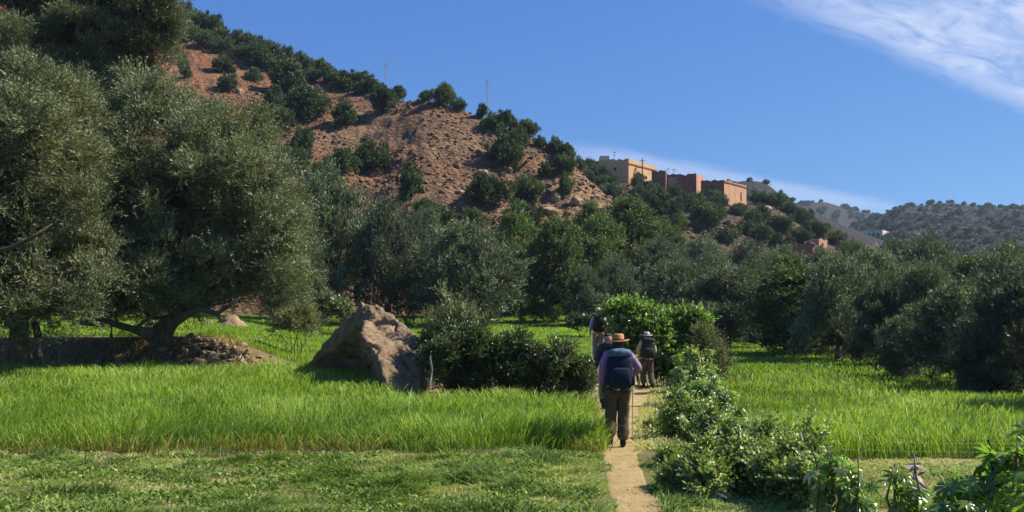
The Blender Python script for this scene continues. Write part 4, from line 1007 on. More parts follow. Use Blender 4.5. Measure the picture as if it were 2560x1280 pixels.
def castor(base, lobes_px, n, size, seed, label, stems=6, cat='shrub', tb=(.5, .25), grp='castor shrubs along the right side of the path', name='castor_shrub', small=0):
    bx, Y = base; x = (bx - 1280) / F * Y; b = Vector((x, Y, float(ground_z(x, Y)) - .02)); r = np.random.default_rng(seed)
    root = empty(name, b, label, cat, grp)
    L = []; lobes_px = list(lobes_px)
    for l in list(lobes_px):          # loose leading shoots stand above the mass
        for j in range(2): lobes_px.append((l[0] + r.normal() * l[2] * .6, l[1] - l[2] * (1.0 + .45 * r.random()), l[2] * .24))
    for l in lobes_px:
        yy = Y + (l[3] if len(l) > 3 else r.normal() * l[2] / F * Y * .6); L.append((np.array(at(l[0], l[1], yy) - b), l[2] / F * yy))
    w = np.array([l[1] ** 2 for l in L]); li = r.choice(len(L), n, p=w / w.sum()); C = np.array([l[0] for l in L])[li]; Rr = np.array([l[1] for l in L])[li]
    d = unit(r.normal(size=(n, 3)) + np.array([0, -.2, .35])); p = C + d * (Rr * (.35 + .7 * r.random(n)))[:, None]
    nz = unit(d * .7 + np.array([0, 0, .75]) + r.normal(size=(n, 3)) * .35)
    fy = unit(np.cross(np.cross(nz, d + r.normal(size=(n, 3)) * .5), nz)); fx = np.cross(fy, nz); s = size * (.45 + .75 * r.random(n) ** .8)
    Mt = np.stack([fx, fy, nz], 1)
    V = np.einsum('vk,nkj->nvj', PV, Mt) * s[:, None, None] + p[:, None]
    m = len(PV); I = (PF[None] + (np.arange(n) * m)[:, None, None]).reshape(-1); T = np.full(n * len(PF), 3)
    t = np.clip(tb[0] + r.normal(size=n) * tb[1] * .7 + (r.random(n) > .94) * .5, 0, 1)
    mesh_np('foliage', V.reshape(-1, 3), I, T, M_castor, root, np.repeat(t, len(PF)))
    if small: crown_mesh('undergrowth', [(tuple(l[0] - np.array([0, 0, l[1] * .25])), l[1] * .95) for l in L], small, 8, .16, .05, .026, M_under, root, seed + 7, .4, (.5, .3), .2)
    mb = MB(); tops = [l[0] for l in L]
    for i in range(stems):
        q = tops[i % len(tops)]; a = Vector((q[0] * .5 + r.normal() * .05, q[1] * .5, 0)); a.z = float(ground_z(a.x + b.x, a.y + b.y)) - b.z - .02
        limb(mb, a, q + np.array([0, 0, .05]), .016, .007, r, 6, .12, 4)
    for j in range(min(n, 260)):
        mb.tube([Vector(p[j]) - Vector(d[j]) * s[j] * .9 - Vector((0, 0, s[j] * .35)), p[j]], [.004, .003], 3, False)
    mb.build('stem', M_stem, root, True); return root
M_under = leafmat('undergrowth_leaves', [(0, (.06, .09, .024)), (.45, (.165, .225, .055)), (.8, (.31, .36, .13)), (.95, (.55, .50, .32)), (1, (.78, .74, .60))], .4, .4, .45, 0)
castor((1735, 20.5), [(1715, 940, 40), (1755, 945, 44), (1700, 985, 42), (1765, 1000, 46), (1715, 1025, 36), (1690, 1020, 30)], 620, .13, 401, 'leafy shrub right of the path, level with the waist of the near hiker', 12, small=1100)
castor((1790, 17.0), [(1760, 985, 42), (1805, 1010, 42), (1740, 1030, 46), (1795, 1060, 46), (1750, 1080, 40)], 560, .13, 402, 'shrub with pale glinting leaves where the path side drops to the barley', 10, small=800)
castor((1700, 14.6), [(1690, 1045, 42), (1725, 1075, 42), (1675, 1095, 38), (1715, 1115, 42), (1760, 1110, 36), (1740, 1030, 24)], 420, .12, 403, 'dark leafy shrub right of the boots of the near hiker', 10, small=1000)
castor((1800, 12.2), [(1770, 1085, 46), (1840, 1085, 44), (1820, 1115, 46), (1790, 1150, 46), (1850, 1130, 42), (1740, 1150, 40)], 480, .115, 404, 'shrub speckled with white leaf glints in the middle of the roadside clump', 10, small=1100)
castor((1945, 11.2), [(1905, 1105, 34), (1945, 1110, 42), (1990, 1120, 44), (2020, 1130, 36), (1930, 1145, 46), (1980, 1160, 46)], 520, .115, 405, 'tall shrub with a pale star-shaped top against the right barley', 10, small=900)
castor((1800, 9.9), [(1760, 1190, 52), (1820, 1190, 56), (1880, 1190, 56), (1790, 1235, 56), (1860, 1245, 60), (1720, 1220, 44)], 420, .075, 406, 'low scrubby shrub at the right verge near the bottom of the photo', 10, small=3800)
castor((2000, 9.3), [(1950, 1190, 56), (2010, 1185, 54), (2050, 1210, 50), (1980, 1240, 60), (1920, 1240, 56), (2040, 1265, 56)], 460, .085, 407, 'bushy shrub full of dry seed heads left of the sunlit lawn', 12, small=3200)
castor((2110, 7.6), [(2085, 1170, 40), (2110, 1215, 46), (2080, 1250, 56), (2150, 1270, 46)], 130, .12, 408, 'bright green drooping star leaves at the left edge of the sunlit lawn', 8)
castor((2290, 5.6), [(2240, 1215, 26), (2285, 1225, 34), (2290, 1265, 50), (2250, 1290, 50)], 34, .115, 409, 'small castor plant beside a withered stalk on the lawn', 6, grp='castor plants in the lower right corner')
castor((2480, 5.2), [(2480, 1180, 44), (2545, 1130, 40), (2550, 1165, 44), (2400, 1220, 50), (2500, 1230, 70), (2430, 1275, 70), (2560, 1240, 80), (2380, 1290, 60), (2550, 1300, 80)], 105, .125, 410, 'big castor plant with star-shaped leaves in the lower right corner', 10, grp='castor plants in the lower right corner')
# weeds on the verge between path and shrubs
for i, (px, Y, w, lab) in enumerate([(1672, 11.6, 44, 'low weeds at the path edge below the dark leafy shrub'), (1690, 10.0, 60, 'scrubby weeds on the dry verge near the bottom of the photo'), (1640, 15.5, 36, 'thin reddish weeds beside the tip of the walking pole')]):
    g = HY + CZ * F / Y
    shrub('verge_weed', [(px, g - w * .4, w * .5), (px + w * .5, g - w * .3, w * .45), (px - w * .3, g - w * .2, w * .35)], (px, Y), 420, 7, .12, .05, .02, M_under, 420 + i, lab, 'weed', stems=5, wood=M_stem)
def withered(px, py0, py1, Y, label, seed):
    r = np.random.default_rng(seed); x = (px - 1280) / F * Y; b = Vector((x, Y, float(ground_z(x, Y)) - .02))
    root = empty('withered_stalk', b, label, 'dead plant'); mb = MB()
    P_ = [Vector((.05, 0, 0)), at(px + 18, py1, Y) - b, at(px + 4, (py0 + py1) / 2, Y) - b, at(px, py0, Y) - b]
    mb.tube(P_, [.010, .008, .007, .003], 7); mb.build('stem', M_deadstem, root, True); mb = MB()
    for k in range(26):
        t = r.random(); p = P_[2].lerp(P_[3], t * .8) if k % 3 else P_[1].lerp(P_[2], t); q = (Vector(r.normal(size=3)) * .7 + Vector((0, 0, -.5))).normalized()
        L = .05 + .05 * r.random(); n_ = q.orthogonal().normalized() * .012
        mb.add([p, p + q * L * .5 + n_, p + q * L, p + q * L * .5 - n_], [(0, 1, 2, 3)])
    mb.build('dry_leaf_cluster', M_deadleaf, root)
M_deadstem = simple('dead_stem', (.30, .19, .15), (.16, .09, .07), 12, .7, 0)
M_deadleaf = simple('dead_leaf', (.55, .45, .36), (.22, .13, .10), 14, .7, 0)
withered(2285, 1132, 1240, 5.5, 'withered brown stalk with curled pale leaves on the lawn', 3)
withered(2005, 1085, 1140, 10.9, 'small brown seed stalk above the roadside clump', 4)

# thin wires stretched low along the right barley
def fence():
    Y = 11.6; b = Vector(((2300 - 1280) / F * Y, Y, 0)); root = empty('wire_fence', b, 'two thin slack wires stretched along the front of the right barley', 'fence')
    M_wire = simple('rusty_wire', (.22, .18, .12), None, 30, .6, 0, .5)
    for (a, c_, s) in (((2230, 1106), (2700, 1103), 0), ((2060, 1122), (2700, 1128), 2)):
        P_ = [at(a[0] + (c_[0] - a[0]) * t, a[1] + (c_[1] - a[1]) * t + 5 * math.sin(t * math.pi), Y) - b for t in np.linspace(0, 1, 9)]
        mb = MB(); mb.tube(P_, .0018, 4); mb.build('wire', M_wire, root)
    mb = MB(); p = Vector(((2700 - 1280) / F * Y, Y, -.1)) - b; mb.tube([p, p + Vector((.02, 0, .9))], [.03, .025], 8); mb.build('post', M_bark, root)
    mb = MB(); p = Vector(((2056 - 1280) / F * Y, Y, -.1)) - b; mb.tube([p, p + Vector((.0, 0, .46))], [.02, .016], 8); mb.build('post', M_bark, root)
fence()
# ------------------------------------------------------------ village, masts, poles
def plaster(name, c1, c2): return simple(name, c1, c2, .9, .95, .05, .1, 7)
M_ochre = plaster('ochre_plaster', (.55, .35, .18), (.46, .28, .14)); M_red = plaster('red_clay_and_shade', (.26, .115, .075), (.19, .09, .06))  # red is clay, darkened to carry the shade of the house fronts
M_pink = plaster('pink_plaster_and_sun', (.48, .27, .17), (.40, .22, .14)); M_cream = plaster('cream_plaster', (.60, .50, .36), (.50, .40, .28))  # pink is hut plaster, and sunlight painted on the clay houses' right walls
M_grey = plaster('grey_plaster', (.30, .24, .20), (.24, .19, .16)); M_darkw = simple('opening_shade', (.03, .025, .02), None, 3, .6, 0)
M_roof = simple('earth_roof', (.17, .11, .08), (.11, .075, .055), 1.5, .95, .03); M_metal = simple('galvanised_steel', (.42, .42, .43), (.30, .30, .31), 8, .5, 0, .5)
M_wood = simple('weathered_pole_wood', (.12, .085, .06), (.07, .05, .035), 8, .9, .01)
def house(name, corner, left, right, top_py, base_z, mats, label, cat='house', wins_l=(), wins_r=(), band=None, door=None):
    """corner=(px,Y) of the nearest edge; left/right=(px,Y) of the far ends of the two seen walls"""
    def g(p): return Vector(((p[0] - 1280) / F * p[1], p[1], 0))
    B, A, C_ = g(corner), g(left), g(right); D = A + (C_ - B); zt = CZ - (top_py - HY) / F * corner[1]
    b = Vector((B.x, B.y, base_z)); h = zt - base_z; root = empty(name, b, label, cat)
    def wallseg(p, q, mat, nm, inset=.25):
        d = (q - p).normalized(); n_ = Vector((d.y, -d.x, 0)); mb = MB(); rr = np.random.default_rng(int(abs(p.x * 31 + q.y * 7))); T = []; k = 12
        for i in range(k + 1):            # hand-built earth wall: wavering top edge, slightly bulging face
            f = p.lerp(q, i / k) - b; f.z = 0; zt_ = h + rr.normal() * .07 - (.22 if rr.random() < .12 else 0); w_ = n_ * (rr.normal() * .03 if 0 < i < k else 0)
            T.append([f + Vector((0, 0, -1.5)), f - n_ * inset + Vector((0, 0, -1.5)), f - n_ * inset + Vector((0, 0, zt_)), f + w_ + Vector((0, 0, zt_))])
        mb.rings(T); return mb.build(nm, mat, root), d, n_
    d = (B - A).normalized(); e = (C_ - B).normalized()
    out = [wallseg(A, B, mats[0], 'wall'), wallseg(B + e * .25, C_, mats[1], 'wall'), wallseg(C_ + (D - C_).normalized() * .25, D, mats[1], 'wall'), wallseg(D + (A - D).normalized() * .25, A + (D - A).normalized() * .25, mats[1], 'wall')]
    mb = MB(); c = (A + B + C_ + D) / 4; pp = [c + (v - c) * .9 for v in (A, B, C_, D)]
    mb.add([v - b + Vector((0, 0, b.z + z)) for z in (h - .45, h - .25) for v in pp], [(3, 2, 1, 0), (4, 5, 6, 7), (0, 1, 5, 4), (1, 2, 6, 5), (2, 3, 7, 6), (3, 0, 4, 7)]); mb.build('roof', M_roof, root)
    for (p, q, wins) in ((A, B, wins_l), (B, C_, wins_r)):
        d = q - p; L = d.length; d.normalize(); n_ = Vector((d.y, -d.x, 0))
        for (f, zc, w, hh, kind) in wins:
            o_ = p + d * (L * f) - b + Vector((0, 0, b.z + h * zc)) + n_ * .02; mb = MB()
            mb.add([o_ + d * (sx * w / 2) + Vector((0, 0, sz * hh / 2)) + n_ * k for k in (0, .06) for sx, sz in ((-1, -1), (1, -1), (1, 1), (-1, 1))], [(0, 1, 2, 3), (4, 7, 6, 5), (0, 4, 5, 1), (1, 5, 6, 2), (2, 6, 7, 3), (3, 7, 4, 0)])
            mb.build(kind, M_darkw, root)  # solid dark slab; the shade inside the opening is painted by its colour
    if band:
        for (p, q, fr) in ((B, C_, band),):
            d = q - p; L = d.length; d.normalize(); n_ = Vector((d.y, -d.x, 0)); mb = MB(); o_ = p - b + Vector((0, 0, b.z + h * fr)) + n_ * .02
            mb.add([o_ + d * (L * a) + Vector((0, 0, z)) + n_ * k for k in (0, .12) for a, z in ((0, -.12), (1, -.12), (1, .12), (0, .12))], [(0, 1, 2, 3), (4, 7, 6, 5), (0, 4, 5, 1), (1, 5, 6, 2), (2, 6, 7, 3), (3, 7, 4, 0)]); mb.build('cornice', M_red, root)
    return root
def zg(px, Y): return float(terr((px - 1280) / F * Y, Y))
Y1 = 172.; s1 = house('ochre_house', (1570, Y1), (1500, Y1 + 1), (1642, Y1 + 8), 397, CZ - (462 - HY) / F * Y1, (M_ochre, M_ochre), 'ochre house with a sunlit long side at the top of the village',
      wins_l=((.55, .62, .45, .6, 'window'),), wins_r=((.2, .45, .5, .6, 'window'), (.42, .45, .5, .6, 'window'), (.62, .45, .5, .6, 'window')), band=.82)
mb = MB(); b = Vector(((1512 - 1280) / F * (Y1 + 4), Y1 + 4, CZ - (397 - HY) / F * (Y1 + 4) - .9)); mb.box((-.9, 0, 0), (.9, 2.5, 1.5)); o = mb.build('stair_tower', M_cream, s1); o.location = b - s1.location
Y2 = 164.
house('clay_house', (1740, Y2), (1662, Y2 + 1), (1760, Y2 + 4), 434, CZ - (500 - HY) / F * Y2, (M_red, M_pink), 'long red-brown house with a greyish plaster patch in the middle of the village', wins_l=((.45, .55, .5, .9, 'window'),))  # front coloured as in shade, right wall as in sun
house('clay_house', (1664, Y2 - 1), (1629, Y2 - .5), (1672, Y2 + 4), 427, CZ - (505 - HY) / F * Y2, (M_red, M_red), 'small square red-brown tower house at the left end of the clay houses')
Y3 = 160.
house('clay_house', (1809, Y3), (1752, Y3 + 1), (1866, Y3 + 7), 449, CZ - (512 - HY) / F * Y3, (M_red, M_pink), 'end house of the village, its pinkish right wall in full sun', wins_l=((.5, .7, .5, .5, 'window'),), wins_r=((.75, .5, .35, 1.6, 'window'),), band=.93)  # one clay house: shade and sun are put into the two wall colours
mb = MB(); q = Vector(((1672 - 1280) / F * (Y2 - .1), Y2 + .74, 0)); mb.box((0, -.12, 0), (3.2, -.02, 2.4)); o = mb.build('plaster_patch', M_grey, [x for x in SC.objects if x.name == 'clay_house'][0]); o.location = Vector((q.x, q.y, CZ - (474 - HY) / F * Y2)) - o.parent.location
Yw = 158.
def terrace_wall(px0, px1, y0, y1, Ya, Yb, mat, label):
    a = Vector(((px0 - 1280) / F * Ya, Ya, CZ - (y1 - HY) / F * Ya)); b_ = Vector(((px1 - 1280) / F * Yb, Yb, CZ - (y1 - HY) / F * Yb)); h = (y1 - y0) / F * Ya
    r = np.random.default_rng(int(px0)); n = 14; mb = MB(); T = []; 
    for i in range(n + 1):
        p = (b_ - a) * (i / n); hh = h * (.85 + .25 * r.random()); T.append([p + Vector((0, 0, -1.5)), p + Vector((0, .5, -1.5)), p + Vector((0, .5, hh)), p + Vector((0, 0, hh))])
    mb.rings(T); o = mb.build('terrace_wall', mat); o.location = a; tag(o, label, 'wall')
terrace_wall(1628, 1806, 486, 512, 160, 158, M_red, 'dark red retaining wall in the shade under the clay houses')
terrace_wall(1940, 2032, 611, 622, 128, 128, M_red, 'low brown field wall left of the ruined hut')
terrace_wall(2078, 2094, 579, 603, 168, 169, M_cream, 'short pale wall fragment right of the big dark round tree')
x, Yh, z = hit(2050, 617, 105, 180)
house('ruined_hut', (2046, Yh), (2028, Yh + .4), (2068, Yh + 2.5), 597, z - .3, (M_pink, M_pink), 'small ruined pink hut with a dark doorway below the big dark tree', 'hut', wins_l=((.6, .4, .5, .7, 'window'),), wins_r=((.45, .35, .6, .9, 'doorway'),))
x, Yf, z = hit(2190, 600, 330, 600, hill_e)
house('far_house', (2206, Yf), (2152, Yf + 4), (2224, Yf + 10), 574, z - 1, (M_cream, M_cream), 'pale cream far house with dark windows at the foot of the far ridge', 'house', wins_l=((.2, .6, 1.2, 1.6, 'window'), (.4, .6, 1.2, 1.6, 'window'), (.6, .6, 1.2, 1.6, 'window'), (.8, .6, 1.2, 1.6, 'window')))
x, Yg, z = hit(2120, 600, 330, 600, hill_e)
house('far_house', (2140, Yg), (2098, Yg + 3), (2150, Yg + 5), 582, z - 1, (M_grey, M_cream), 'low grey far house left of the cream one', 'house', wins_l=((.3, .5, 1.2, 1.2, 'window'), (.7, .5, 1.2, 1.2, 'window')))
x, Yk, z = hit(2425, 665, 100, 600)
house('far_house', (2428, 120), (2412, 120.5), (2440, 122), 648, float(terr((2428 - 1280) / F * 120, 120)) - .2, (M_pink, M_pink), 'small pinkish wall glimpsed above the right grove', 'house')

def mast(px, top, base, ya, yb, label, arms):
    x, y, z = hit(px, base, ya, yb); zt = CZ - (top - HY) / F * y; H = zt - z + .3; b = Vector((x, y, z - .3)); root = empty('radio_mast', b, label, 'mast', 'masts on the hill crest')
    mb = MB(); w = .16
    for i in range(3):
        a = i * 2.094 + .4; p = Vector((math.cos(a) * w, math.sin(a) * w, 0)); mb.tube([p, p * .7 + Vector((0, 0, H))], .022, 5)
    k = int(H / .3)
    for j in range(k):
        for i in range(3):
            a = i * 2.094 + .4; c = a + 2.094; s0 = 1 - .3 * j / k
            mb.tube([Vector((math.cos(a) * w * s0, math.sin(a) * w * s0, j * H / k)), Vector((math.cos(c) * w * s0, math.sin(c) * w * s0, (j + 1) * H / k))], .009, 3)
    mb.build('lattice', M_metal, root)
    for zz, L in arms:
        mb = MB(); mb.tube([(-L, 0, H * zz), (L, 0, H * zz)], .025, 5); mb.tube([(-L, 0, H * zz - .12), (-L, 0, H * zz + .2)], .035, 5); mb.tube([(L, 0, H * zz - .12), (L, 0, H * zz + .2)], .035, 5); mb.build('antenna', M_metal, root)
mast(966, 150, 238, 90, 160, 'lattice mast with a small crossbar on top, left one on the crest', ((.97, .38), (.86, .22)))
mast(1219, 200, 296, 90, 140, 'lattice mast right of the knoll, right one on the crest', ((.98, .14), (.9, .1)))
def pole(px, top, Y, label, arms, name='utility_pole', base=None):
    x = (px - 1280) / F * Y; z0 = zg(px, Y) if base is None else CZ - (base - HY) / F * Y; zt = CZ - (top - HY) / F * Y; b = Vector((x, Y, z0)); root = empty(name, b, label, 'pole' if name == 'utility_pole' else 'antenna')
    mb = MB(); mb.tube([(0, 0, -.3), (0, 0, zt - z0)], [.13, .09] if name == 'utility_pole' else [.05, .04], 8); mb.build('pole', M_wood if name == 'utility_pole' else M_metal, root)
    for zz, L in arms: mb = MB(); mb.tube([(-L, 0, zt - z0 - zz), (L, 0, zt - z0 - zz)], .05, 6); mb.build('crossarm', M_wood, root)
pole(1606, 396, 163, 'wooden utility pole in front of the sunlit ochre wall', ((.4, .5),))
pole(1536, 364, Y1 + 3, 'thin roof antenna with a dark box on the ochre house', ((1.4, .25), (1.9, .2)), 'roof_antenna', 400)
pole(1670, 420, Y2 + 3, 'short antenna on the roof of the red-brown house, left one', ((.2, .3),), 'roof_antenna', 440)
pole(1685, 421, Y2 + 3, 'short antenna on the roof of the red-brown house, right one', ((.3, .4),), 'roof_antenna', 440)

# ------------------------------------------------------------ bushes dotted over the far hills
rng = np.random.default_rng(77)
def dots(fn, ya, yb, n, u0, u1, py_hi, py_lo, hmin, hmax, label, grp, crest):
    yy = np.linspace(ya, yb * 1.06, 260)
    for i in range(n):
        u = u0 + (u1 - u0) * rng.random(); zz = fn((u - 1280) / F * yy, yy); k = int(np.argmax((zz - CZ) / yy)); top = HY - (zz[k] - CZ) / yy[k] * F
        if i < crest: y = float(yy[k]); x = (u - 1280) / F * y; z = float(zz[k])
        else:
            py = top + (py_lo - top) * rng.random() ** py_hi; x, y, z = hit(u, py, ya, yb, fn)
        h = hmin + (hmax - hmin) * rng.random() ** 1.6; w = h * (1.0 + .7 * rng.random())
        place('dot', (x, y, z - .2 * h), w, h, rng.random() * 6.28, label, grp)
dots(hill_e, 335, 640, 228, 2060, 2620, 1.25, 640, 1.7, 4.4, 'dark bush dotted on the far purplish-brown ridge at the right', 'bushes on the far right ridge', 50)
dots(hill_d, 660, 920, 44, 1985, 2230, 1.0, 560, 3, 6.5, 'tiny dark bush on the farthest bluish hill', 'bushes on the farthest hill', 16)
dots(hill_c, 305, 402, 26, 1800, 1990, 1.0, 510, 1.2, 2.6, 'dark bush on the bare hump behind the village', 'bushes on the hump behind the village', 8)

def far_scrub():
    r = np.random.default_rng(88); P_ = []; S_ = []
    yy = np.linspace(335, 680, 260)
    for i in range(900):
        u = 2050 + 600 * r.random(); zz = hill_e((u - 1280) / F * yy, yy); k = int(np.argmax((zz - CZ) / yy)); top = HY - (zz[k] - CZ) / yy[k] * F
        x, y, z = hit(u, top + 1 + (640 - top) * r.random() ** 1.1, 335, 640, hill_e); P_.append((x, y, z)); S_.append(.5 + .9 * r.random())
    P_ = np.array(P_); S_ = np.array(S_); n = len(P_) * 26; B = np.repeat(P_, 26, 0); s = np.repeat(S_, 26)
    d = unit(r.normal(size=(n, 3)) + np.array([0, 0, .5])); P0 = B + d * (s * r.random(n) ** .5)[:, None] * np.array([1.3, 1.3, 1.0]); D = unit(r.normal(size=(n, 3)))
    V = leaf_quads(P0, D, np.full(n, .8), np.full(n, .5), r); o = mesh_np('far_scrub', V, np.arange(4 * n), np.full(n, 4), M_juni, None, np.clip(.4 + .25 * r.normal(size=n), 0, 1)); o['kind'] = 'stuff'; tag(o, 'fine dark scrub speckling the far purplish-brown ridge', 'scrub')
far_scrub()
# ------------------------------------------------------------ hikers
M_skin = simple('skin', (.42, .24, .16), (.36, .20, .13), 6, .55, 0, .3)
M_hair = simple('dark_hair', (.06, .045, .035), (.03, .022, .018), 30, .8, 0)
def cloth(name, c, c2=None, sc=14): return simple(name, c, c2 or tuple(x * .72 for x in c), sc, .9, .004, .15, 6)
def plaid():
    m, nt, b, o = newmat('plaid_shirt'); w1 = tex(nt, 'w', 7, bands_direction='X'); w2 = tex(nt, 'w', 7, bands_direction='Z')
    c = mixc(nt, w1.outputs['Fac'], (.20, .07, .11), (.42, .27, .36)); c = mixc(nt, w2.outputs['Fac'], c, (.26, .16, .30), 'MIX'); nt.links.new(c, b.inputs['Base Color']); return m
def skinned(name, verts, edges, mat, parent, root=0, sub=2, rough=0.0, seed=0):
    """verts: list of (co, radius or (rx, ry)); one continuous surface grown round the joints"""
    me = bpy.data.meshes.new(name); me.from_pydata([tuple(v[0]) for v in verts], edges, []); me.update()
    o = bpy.data.objects.new(name, me); COL.objects.link(o); o.modifiers.new('s', 'SKIN'); sv = me.skin_vertices[0].data
    for i, v in enumerate(verts):
        r = v[1]; sv[i].radius = r if hasattr(r, '__len__') else (r, r); sv[i].use_root = i == root
    m2 = o.modifiers.new('u', 'SUBSURF'); m2.levels = sub; m2.render_levels = sub
    dg = bpy.context.evaluated_depsgraph_get(); nm = bpy.data.meshes.new_from_object(o.evaluated_get(dg)); o.modifiers.clear(); o.data = nm
    bpy.data.meshes.remove(me); nm.name = name
    if rough:
        for v in nm.vertices:
            p = Vector(v.co); d = Vector((mn.noise(p * 11 + Vector((seed, 0, 0))), mn.noise(p * 11 + Vector((0, seed, 9))), .4 * mn.noise(p * 9 + Vector((4, 4, seed))))); v.co = p + d * rough
    nm.materials.clear(); nm.materials.append(mat)
    for p in nm.polygons: p.use_smooth = True
    o.parent = parent; return o
def se_ring(cx, cy, z, rx, ry, pw=2.6, k=24, tilt=0.0):
    out = []
    for i in range(k):
        a = 2 * math.pi * i / k; c, s = math.cos(a), math.sin(a)
        out.append(Vector((cx + rx * math.copysign(abs(c) ** (2 / pw), c), cy + ry * math.copysign(abs(s) ** (2 / pw), s), z + tilt * s * ry)))
    return out
def person(px, Y, H, yaw, label, P, z=None):
    x = (px - 1280) / F * Y; zg_ = float(ground_z(x, Y)) if z is None else z
    root = empty('person', (x, Y, zg_), label, 'person', None, yaw); root.scale = (H / 1.78,) * 3
    J = dict(pel=(0, 0, .96), sp=(0, .02, 1.14), ch=(0, .03, 1.34), nk=(0, .05, 1.49), nt=(0, .07, 1.56), hd=(0, .09, 1.64), ht=(0, .09, 1.735))
    for s, k in ((-1, 'l'), (1, 'r')):
        J[k + 'sh'] = (s * .175, .03, 1.43); J[k + 'hip'] = (s * .09, 0, .90)
    J.update(P['J'])
    V = [(J['pel'], (.135, .10)), (J['sp'], (.12, .09)), (J['ch'], (.15, .105)), (J['nk'], .062), (J['nt'], .055), (J['hd'], (.074, .088)), (J['ht'], (.066, .078))]
    E = [(0, 1), (1, 2), (2, 3), (3, 4), (4, 5), (5, 6)]
    def add(co, r, fr): V.append((co, r)); E.append((fr, len(V) - 1)); return len(V) - 1
    hd = Vector(J['hd']); add(tuple(hd + Vector((0, .105, -.005))), .014, 5)                 # nose
    for s in (-1, 1): add(tuple(hd + Vector((s * .085, -.005, 0))), (.012, .02), 5)             # ears
    for s, k in ((-1, 'l'), (1, 'r')):
        a = add(J[k + 'sh'], .058, 2); b = add(J[k + 'el'], .042, a); c = add(J[k + 'wr'], .028, b)
        w = Vector(J[k + 'wr']); e = Vector(J[k + 'el']); d = (w - e).normalized(); sd = Vector((s, 0, 0)); sd = (sd - d * sd.dot(d)).normalized(); fw = d.cross(sd).normalized() * s
        pm = add(tuple(w + d * .06), (.036, .018), c)
        grip = P.get('grip', ())
        for j, L in enumerate((.075, .082, .077, .06)):
            off = fw * (-.028 + .018 * j); k1 = add(tuple(w + d * .10 + off), .0095, pm); curl = (-sd) * (.035 if k in grip else .014)
            k2 = add(tuple(w + d * (.10 + L * .55) + off + curl * .6), .0085, k1); add(tuple(w + d * (.10 + L * (.6 if k in grip else 1)) + off + curl * 1.6), .0075, k2)
        t1 = add(tuple(w + d * .05 + fw * -.045 - sd * .01), .011, pm); add(tuple(w + d * .09 + fw * -.058 - sd * .025), .009, t1)
        h = add(J[k + 'hip'], .088, 0); kn = add(J[k + 'kn'], .058, h); an = add(J[k + 'an'], .042, kn); f = Vector(J[k + 'an'])
        fd = Vector((s * .12, 1, 0)).normalized(); add(tuple(f + fd * .13 + Vector((0, 0, -.055))), (.035, .028), an)
    skinned('body', V, E, P.get('skin', M_skin), root)
    # shirt
    V = [(J['pel'], (.165, .125)), (J['sp'], (.155, .118)), (J['ch'], (.185, .13)), (tuple(Vector(J['nk']) + Vector((0, -.01, -.02))), (.085, .08)), (tuple(Vector(J['pel']) - Vector((0, 0, .17))), (.185, .150))]; E = [(0, 1), (1, 2), (2, 3), (0, 4)]
    for k in 'lr':
        V.append((J[k + 'sh'], .078)); a = len(V) - 1; E.append((2, a)); V.append((tuple(Vector(J[k + 'el'])), .066)); E.append((a, a + 1))
        if P.get('sleeve', 1) > .5: V.append((tuple(Vector(J[k + 'el']).lerp(Vector(J[k + 'wr']), .85)), .045)); E.append((a + 1, a + 2))
    skinned('shirt', V, E, P['shirt'], root, 0, 2, .010, 3)
    # trousers
    V = [(tuple(Vector(J['pel']) - Vector((0, 0, .02))), (.15, .12))]; E = []
    for k in 'lr':
        n0 = len(V); hp, kn, an = Vector(J[k + 'hip']), Vector(J[k + 'kn']), Vector(J[k + 'an']); V.append((tuple(hp - Vector((0, 0, .04))), (.112, .115))); E.append((0, n0))
        V.append((tuple(hp.lerp(kn, .55)), (.108, .108))); E.append((n0, n0 + 1)); V.append((tuple(kn), (.098, .098))); E.append((n0 + 1, n0 + 2))
        if not P.get('shorts'):
            V.append((tuple(kn.lerp(an, .5)), (.094, .098))); E.append((n0 + 2, n0 + 3)); V.append((tuple(an + Vector((0, 0, .02))), (.090, .095))); E.append((n0 + 3, n0 + 4))
    skinned('shorts' if P.get('shorts') else 'trousers', V, E, P['trousers'], root, 0, 2, .014, 7)
    for s, k in ((-1, 'l'), (1, 'r')):
        an = Vector(J[k + 'an']); fd = Vector((s * .12, 1, 0)).normalized()
        skinned('boot', [(tuple(an + Vector((0, 0, .07))), .052), (tuple(an + Vector((0, 0, -.03))), (.050, .055)), (tuple(an + fd * -.03 + Vector((0, 0, -.055))), (.045, .035)), (tuple(an + fd * .08 + Vector((0, 0, -.052))), (.048, .036)), (tuple(an + fd * .16 + Vector((0, 0, -.058))), (.042, .028))], [(0, 1), (1, 2), (1, 3), (3, 4)], P['boots'], root)
    # hat
    kind = P['hat'][0]; hm = P['hat'][1]; c = Vector(J['hd']); mb = MB(); R_ = []
    if kind == 'brim':
        for rr, z in ((.085, .035), (.175, .030), (.182, .040), (.178, .046), (.100, .052), (.098, .075), (.092, .13), (.080, .155), (.045, .160), (.02, .152)): R_.append([Vector((c.x + rr * math.cos(a) * (.98), c.y + rr * 1.1 * math.sin(a), c.z + z - (.028 * math.cos(a) ** 2 * -1 if rr > .15 else 0) * 1.0 + .0)) for a in np.linspace(0, 2 * math.pi, 28, endpoint=False)])
        mb.rings(R_); mb.build('hat', hm, root, True); mb = MB(); R_ = []
        for rr, z in ((.1005, .050), (.1025, .052), (.100, .074), (.097, .075)): R_.append([Vector((c.x + rr * math.cos(a), c.y + rr * 1.1 * math.sin(a), c.z + z)) for a in np.linspace(0, 2 * math.pi, 28, endpoint=False)])
        mb.rings(R_); mb.build('hat_band', P['boots'], root, True)
    elif kind == 'scarf':
